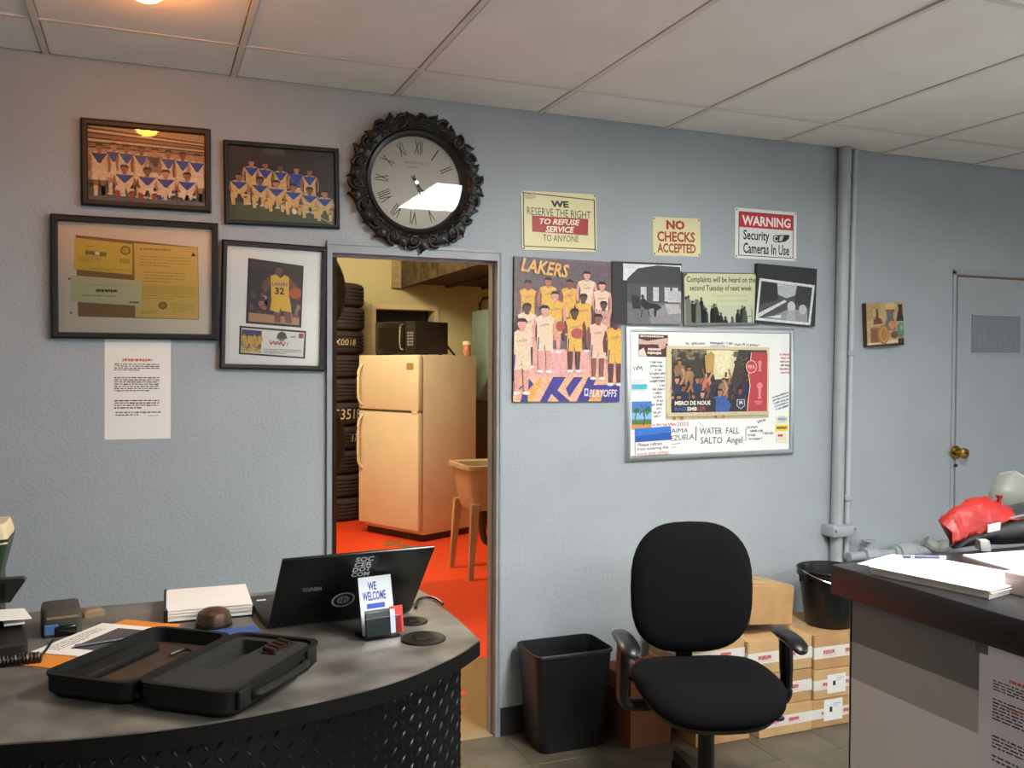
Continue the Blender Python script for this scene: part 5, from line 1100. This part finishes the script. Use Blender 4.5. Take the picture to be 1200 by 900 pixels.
k_ = redpt(1171, 590, bb.y+.07); B().loft([[k_+V(.008*math.cos(a)*s, .008*math.sin(a)*s, z) for a in [i*math.pi/4 for i in range(8)]] for s, z in ((1.3, -.012), (.8, .004), (.7, .012), (1.3, .022))]).build('knot', RBM, RB)
cb0 = onY(1189, 604, bb.y+.16)
r = thing('clear_bag', 'cloudy clear plastic bag standing behind the red bag', 'bag', (cb0.x+.16, bb.y+.3, 1.05)); L = []
for z, s_ in ((0, .05), (.03, .064), (.06, .058), (.09, .066), (.115, .052), (.14, .034), (.15, .012)): L.append([V(s_*(1+random.uniform(-.25, .2))*math.cos(a)*1.2, s_*math.sin(a)*(1+random.uniform(-.25, .2)), z+random.uniform(-.008, .008)*(z > 0)) for a in [i*math.pi/6 for i in range(12)]])
B().loft(L, True, True).build('bag_body', PLASTIC_CLEAR, r, sharp=80)
B().loft([rrect(.07, .05, .01, z, 3) for z in (.005, .06, .09)], True, True).build('contents', M('dull_contents', '#5a5a50', .8, var=.3, scale=30), r)
cp2 = onZ(1152, 644, 1.055)
r = thing('tape_cutter', 'small clear plastic tape dispenser on the loose forms', 'dispenser', (cp2.x, cp2.y, 1.055), (0, 0, -.5))
B().loft([[V(x*.012, y, z) for x in (-1, 1) for y, z in (((-.022, 0), (.022, 0), (.026, .012), (.012, .026), (-.012, .024)) if x < 0 else ((-.012, .024), (.012, .026), (.026, .012), (.022, 0), (-.022, 0)))][:5], [V(.012, y, z) for y, z in ((-.022, 0), (.022, 0), (.026, .012), (.012, .026), (-.012, .024))]], smooth=False).build('body', PLASTIC_CLEAR, r)
B().lathe([(.006, -.008), (.012, -.008), (.012, .008), (.006, .008)], 16, (0, 0, .014), 'X').build('tape_roll', M('tape_white', '#e0e2e2', .4), r)

# ================================================================== MIDDLE: bin, boxes, bucket, chair
wb = [onZ(632, 882, 0), onZ(706, 872, 0)]
BIN = thing('waste_bin', 'black rectangular plastic waste bin against the wall beside the doorway', 'bin', (1.575, 3.325, 0), (0, 0, .0))
bw_, bd_, bh_ = .345, .235, .395
o = lambda w_, d_, z, r_=.035: rrect(w_, d_, r_, z, 5)
B().loft([o(bw_*.8, bd_*.8, 0), o(bw_*.82, bd_*.82, .004), o(bw_*.965, bd_*.965, bh_-.02), o(bw_*.97, bd_*.97, bh_-.016), o(bw_, bd_, bh_-.014), o(bw_, bd_, bh_-.003), o(bw_-.004, bd_-.004, bh_), o(bw_-.012, bd_-.012, bh_), o(bw_-.016, bd_-.016, bh_-.012), o(bw_*.79, bd_*.79, .008)], True, True).build('bin_body', M('bin_plastic', '#151617', .42, var=.1, bump=.12, bscale=300, dist=.001), BIN)

def carton(w_, d_, h_, loc, rz, label, mat=CARD, strip='mid', open_=False, group=None, rx=0, ry=0, sticker=None):
    r = thing('cardboard_box', label, 'box', loc, (rx, ry, rz), group)
    body_ = B().rbox(-w_/2, w_/2, -d_/2, d_/2, 0, h_-.003, .003, 1).build('carton', mat, r)
    for s_ in (-1, 1): B().box(-w_/2+.002, w_/2-.002, min(s_*.001, s_*d_/2*.995), max(s_*.001, s_*d_/2*.995), h_-.003, h_).build('flap', mat, r)
    if strip:
        z0, z1 = (h_*.32, h_*.66) if strip == 'mid' else (h_*.1, h_*.5)
        t_ = B().box(-w_/2-.0008, w_/2+.0008, -d_/2-.0008, -d_/2, z0, z1); t_.box(-w_/2-.0008, -w_/2, -d_/2, d_/2*.4, z0, z1)
        to = t_.build('tape_strip', M('white_tape', '#d6d2cc', .4, var=.04), r)
        p = Print(w_*.9, z1-z0, (0, 0, 1, 1), d_/2+.001); rg = random.Random(hash(label) % 999)
        for q_ in (.12, .55): p.para(q_, .3, q_+.22, .7, 1, '#b8414a', .9, 1, seed=int(q_*100)); p.line([(q_-.02, .8), (q_+.28, .8)], .05, '#d8a0a0')
        p.build('print', PR_MATTE, to, (0, 0, (z0+z1)/2))
    B().box(-w_/2*.96, w_/2*.96, -.024, .024, h_, h_+.0006).build('top_tape', M('clear_tape', '#b8a078', .25), r)
    if sticker:
        p = Print(sticker[2], sticker[3], (0, 0, 1, 1), d_/2+.0014); p.bg('#dcdcda'); p.rect(.3, .35, .45, .6, '#2c2c2e'); p.para(.5, .2, .9, .4, 2, '#8a8a8a', .4); p.build('shipping_label', PR_MATTE, r, (sticker[0], 0, sticker[1]))
    return r
BY = 3.05
def bz_(u, v): return onY(u, v, BY).z
def bxx(u, v): return onY(u, v, BY).x
GRP = 'cartons stacked against the wall'
zM = [0, bz_(920, 826), bz_(920, 787), bz_(920, 748)]
xm0, xm1 = bxx(890, 840), bxx(952, 840)
carton(xm1-xm0, .33, zM[1]-.001, ((xm0+xm1)/2, BY+.165, 0), .0, 'lowest carton of the middle stack, on the floor right of the chair', CARD2, group=GRP)
carton(xm1-xm0, .33, zM[2]-zM[1]-.001, ((xm0+xm1)/2-.002, BY+.17, zM[1]), .006, 'second carton of the middle stack, behind the chair armrest', CARD, group=GRP)
xa, xb = bxx(878, 765), bxx(952, 765)
carton(xb-xa, .33, zM[3]-zM[2]-.001, ((xa+xb)/2, BY+.168, zM[2]), -.015, 'third carton of the middle stack, under the tilted open one', CARD2, group=GRP)
TI_ = thing('cardboard_box', 'tilted dented carton lying on top of the middle stack', 'box', (onY(914, 748, BY).x, BY+.19, zM[3]+.026), (0, math.radians(12), .12), GRP)
B().rbox(-.13, .115, -.12, .12, .0, .165, .004, 1).mapv(lambda v: V(v.x-.02*(v.z/.165), v.y, v.z+.02*(v.x+.13)/.23)).build('carton', CARD, TI_)
B().box(-.115, .07, -.11, -.002, .166, .169, lambda v: V(v.x-.02, v.y, v.z+.02*(v.x+.13)/.23)).build('flap', CARD2, TI_); B().box(-.115, .07, .002, .11, .166, .169, lambda v: V(v.x-.02, v.y, v.z+.02*(v.x+.13)/.23)).build('flap', CARD2, TI_)
B().box(-.12, .07, -.03, .03, .1695, .1702, lambda v: V(v.x-.02, v.y, v.z+.02*(v.x+.13)/.23)).build('top_tape', MATS['clear_tape'], TI_)
zR = [0, bz_(975, 818), bz_(975, 784), bz_(975, 744)]
xr0 = bxx(953, 830); wr_ = .3
carton(wr_, .34, zR[1]-.001, (xr0+wr_/2, BY+.175, 0), 0, 'lowest carton of the right stack beside the counter', CARD, group=GRP, sticker=(-.04, .07, .1, .09))
carton(wr_, .34, zR[2]-zR[1]-.001, (xr0+wr_/2+.004, BY+.175, zR[1]), .01, 'middle carton of the right stack beside the counter', CARD2, group=GRP, sticker=(-.03, .06, .1, .08))
carton(wr_, .34, zR[3]-zR[2]-.001, (xr0+wr_/2+.012, BY+.178, zR[2]), -.01, 'top carton of the right stack, carrying the black bucket', CARD, group=GRP)
xl0, xl1 = bxx(812, 765), bxx(876, 765); zl = [0, bz_(850, 822), bz_(850, 785), bz_(850, 752)]
carton(xl1-xl0, .32, zl[1]-.001, ((xl0+xl1)/2+.03, BY+.18, 0), 0, 'lowest carton of the left stack, under the chair seat', CARD, group=GRP)
carton(xl1-xl0, .32, zl[2]-zl[1]-.001, ((xl0+xl1)/2-.004, BY+.18, zl[1]), .0, 'middle carton of the left stack behind the chair seat', CARD2, group=GRP)
carton(xl1-xl0, .32, zl[3]-zl[2]-.001, ((xl0+xl1)/2, BY+.18, zl[2]), .01, 'top carton of the left stack, showing between chair seat and backrest', CARD2, group=GRP)
# brown box with rags behind the bin and chair
OB = thing('open_carton', 'dark brown open carton between the waste bin and the chair', 'box', (1.885, 3.29, 0))
b = B(); b.box(-.13, .13, -.13, -.126, 0, .27); b.box(-.13, .13, .126, .13, 0, .27); b.box(-.13, -.126, -.126, .126, 0, .27); b.box(.126, .13, -.126, .126, 0, .27); b.box(-.126, .126, -.126, .126, 0, .004); b.mapv(lambda v: V(v.x*.72, v.y, v.z)).build('carton', CARDD, OB)
for s_ in (-1, 1): B().box(0, .06, -.125, .125, 0, .003).build('flap', CARDD, OB, (s_*.094, 0, .268), (0, (math.radians(75) if s_ > 0 else math.radians(105)), 0))
RG = thing('rag_bundle', 'bundle of pale and rust-coloured rags in the brown carton', 'rags', (1.89, 3.24, .2)); rg = random.Random(21)
for i in range(7):
    L = []; cx, cy, cz_ = rg.uniform(-.05, .04), rg.uniform(-.06, .06), rg.uniform(.03, .1)
    bb_ = B().sphere((cx, cy, cz_), rg.uniform(.03, .05), rg.uniform(.03, .05), rg.uniform(.02, .045), 14, 10)
    bb_.mapv(lambda v: v*1.0+V(.008*math.sin(v.z*170+v.x*120), .008*math.sin(v.x*150), .006*math.sin(v.y*190)))
    cl = ['#8a7a70', '#a48c84', '#6a4438', '#8e4a30', '#b0a8a0', '#5c4a44', '#7c6a62'][i]
    bb_.build('rag', M('rag_%d' % i, cl, .9, var=.2, scale=25, bump=.4, bscale=120), RG, sharp=80)

# bucket
q = onY(968, 737, 3.2)
BU = thing('bucket', 'black plastic bucket with a wire handle standing on the cartons', 'bucket', (q.x+.01, 3.19, zR[3]+.002))
r0, r1, hB = .1, .138, .245
B().lathe([(.001, 0), (r0, 0), (r0+.004, .006), (r1-.004, hB-.03), (r1+.004, hB-.028), (r1+.004, hB-.016), (r1, hB-.014), (r1+.001, hB-.004), (r1+.007, hB), (r1+.004, hB+.004), (r1-.004, hB), (r1-.01, hB-.03), (r0-.004, .01), (.001, .01)], 40).build('bucket_body', M('bucket_plastic', '#121315', .35, var=.1), BU)
pts = [((r1+.01)*math.cos(a), -(r1+.012)*math.sin(a)*.97, hB-.02+.02*math.cos(a)**2-.03*math.sin(a)) for a in [math.radians(t) for t in range(0, 181, 10)]]
hd = B().tube(pts, .0028, 6).build('wire_handle', CHROME, BU)
B().tube(pts[7:12], .009, 8).build('grip', M('grip_plastic', '#c8c8c4', .4), hd)
for sx in (-1, 1): B().rbox(sx*(r1+.006)-.012, sx*(r1+.006)+.012, -.02, .02, hB-.05, hB-.008, .004, 1).build('ear', MATS['bucket_plastic'], BU)

# office chair
face = math.atan2(-.12, .40)-math.pi/2
CHX, CHY = 1.775, 2.61
OC = thing('office_chair', 'black fabric swivel chair with armrests in front of the cartons', 'chair', (CHX, CHY, 0), (0, 0, face+math.pi/2))
# local -y is the front of the chair
CPL = M('chair_plastic', '#101011', .38, var=.1)
def se(w_, d_, z, e=3.2, n=40, cy=0):
    L = []
    for i in range(n):
        a = 2*math.pi*i/n; c, s_ = math.cos(a), math.sin(a)
        L.append(V(w_/2*math.copysign(abs(c)**(2/e), c), cy+d_/2*math.copysign(abs(s_)**(2/e), s_), z))
    return L
SZ = .395
ST = [(.36, .34, 0), (.45, .43, .008), (.485, .465, .026), (.49, .47, .045), (.48, .46, .064), (.44, .42, .079), (.34, .32, .087), (.16, .15, .089)]
def seatf(v): y = v.y; return V(v.x, v.y, v.z+SZ-(.05*max(0, -(y+.05)/.2)**2)+.012*(v.x/.24)**2)
B().loft([se(a, c, z) for a, c, z in ST]).mapv(seatf).build('seat', FABRIC, OC, sharp=70)
B().loft([se(a, c, z) for a, c, z in ((.3, .28, -.02), (.43, .41, -.014), (.45, .43, .006))]).mapv(seatf).build('seat_shell', CPL, OC)
BWs, BHs = .44, .47
def backf(v):   # built flat: x width, y height, z thickness -> curved upright rest
    x, h_, t_ = v.x*(1.0+.0*v.y), v.y, v.z
    x *= 1-.10*max(0, (h_/BHs*2))**2*.5+.02
    return V(x, .2+.05*(h_+.22)**2*2-.9*x*x*.0-t_+.18*(.0)+.55*x*x*-1*.45, .73+h_)
B().loft([se(a*BWs, a2*BHs, z, 2.9) for a, a2, z in ((.8, .8, -.025), (.95, .95, -.018), (1, 1, 0), (.99, .99, .02), (.94, .94, .036), (.8, .8, .047), (.5, .5, .053), (.2, .2, .055))]).mapv(backf).build('backrest', FABRIC, OC, sharp=70)
B().loft([se(a*BWs, a2*BHs, z, 2.9) for a, a2, z in ((.4, .4, -.045), (.8, .8, -.04), (.93, .93, -.02), (.93, .93, -.01))]).mapv(backf).build('back_shell', CPL, OC)
B().loft([[V(x*s_, y, z) for x, y in ((-.03, yy), (.03, yy), (.03, yy+.018), (-.03, yy+.018))] for s_, yy, z in ((1, .1, .37), (1, .2, .365), (1, .275, .4), (1, .285, .5), (1, .262, .64))][0:0] or
         [[V(-.03, a, b1), V(.03, a, b1), V(.03, a+.016, b2), V(-.03, a+.016, b2)] for a, b1, b2 in ((.08, .372, .36), (.2, .372, .36), (.262, .4, .392), (.28, .5, .5), (.262, .66, .66))]).build('back_support', STEELD, OC)
for sx in (-1, 1):
    ax = sx*.285
    am = B().tube(catmull([(sx*.15, .02, .375), (sx*.24, .02, .372), (ax, .02, .39), (ax+sx*.004, .02, .46), (ax, .02, .6)], 5), [.02]*16+[.022]*5, 10).mapv(lambda v: V(v.x, .02+(v.y-.02)*1.6, v.z)).build('armrest', CPL, OC)
    pad = B().loft([[V(ax+wd*c, yy+.0, .6+zz_+hh*s_) for c, s_ in [(math.cos(a), math.sin(a)) for a in [i*math.pi/6 for i in range(12)]]] for yy, wd, hh, zz_ in ((.1, .014, .008, -.004), (.085, .03, .014, 0), (.02, .036, .016, .002), (-.05, .036, .016, .002), (-.095, .032, .016, -.004), (-.12, .02, .012, -.014), (-.127, .008, .005, -.018))])
    pad.build('arm_pad', CPL, am)
B().rbox(-.1, .1, -.09, .11, .33, .37, .01).build('mechanism', STEELD, OC)
lv = B().tube([(.08, -.02, .345), (.2, -.03, .335), (.235, -.03, .33)], .006, 8).build('lever', STEELD, OC); B().sphere((.245, -.03, .33), .02, .014, .01).build('lever_knob', CPL, lv)
B().cyl((0, 0, .1), (0, 0, .34), .028, n=18).build('gas_column', CPL, OC); B().cyl((0, 0, .07), (0, 0, .13), .045, n=18).build('hub', CPL, OC)
legm = B().loft([[V(x, -w_, zt-th), V(x, w_, zt-th), V(x, w_*.8, zt), V(x, -w_*.8, zt)] for x, w_, zt, th in ((.03, .03, .125, .05), (.12, .028, .115, .04), (.24, .024, .098, .03), (.31, .02, .085, .022))]).mesh('base_leg', CPL, 50)
casm = B(); casm.lathe([(.002, -.012), (.026, -.012), (.03, -.008), (.03, .008), (.026, .012), (.002, .012)], 20, (0, 0, .03), 'Y'); casm.rbox(-.02, .012, -.016, .016, .04, .066, .005); casm.cyl((-.004, 0, .06), (-.004, 0, .08), .007, n=8); casm = casm.mesh('caster', CPL)
for i in range(5):
    a = 2*math.pi*i/5+.35; lo = link('base_leg', legm, OC, (0, 0, 0), (0, 0, a)); link('caster', casm, lo, (.3, 0, 0), (0, 0, .6*i))

bpy.data.objects.remove(_fo, do_unlink=True)
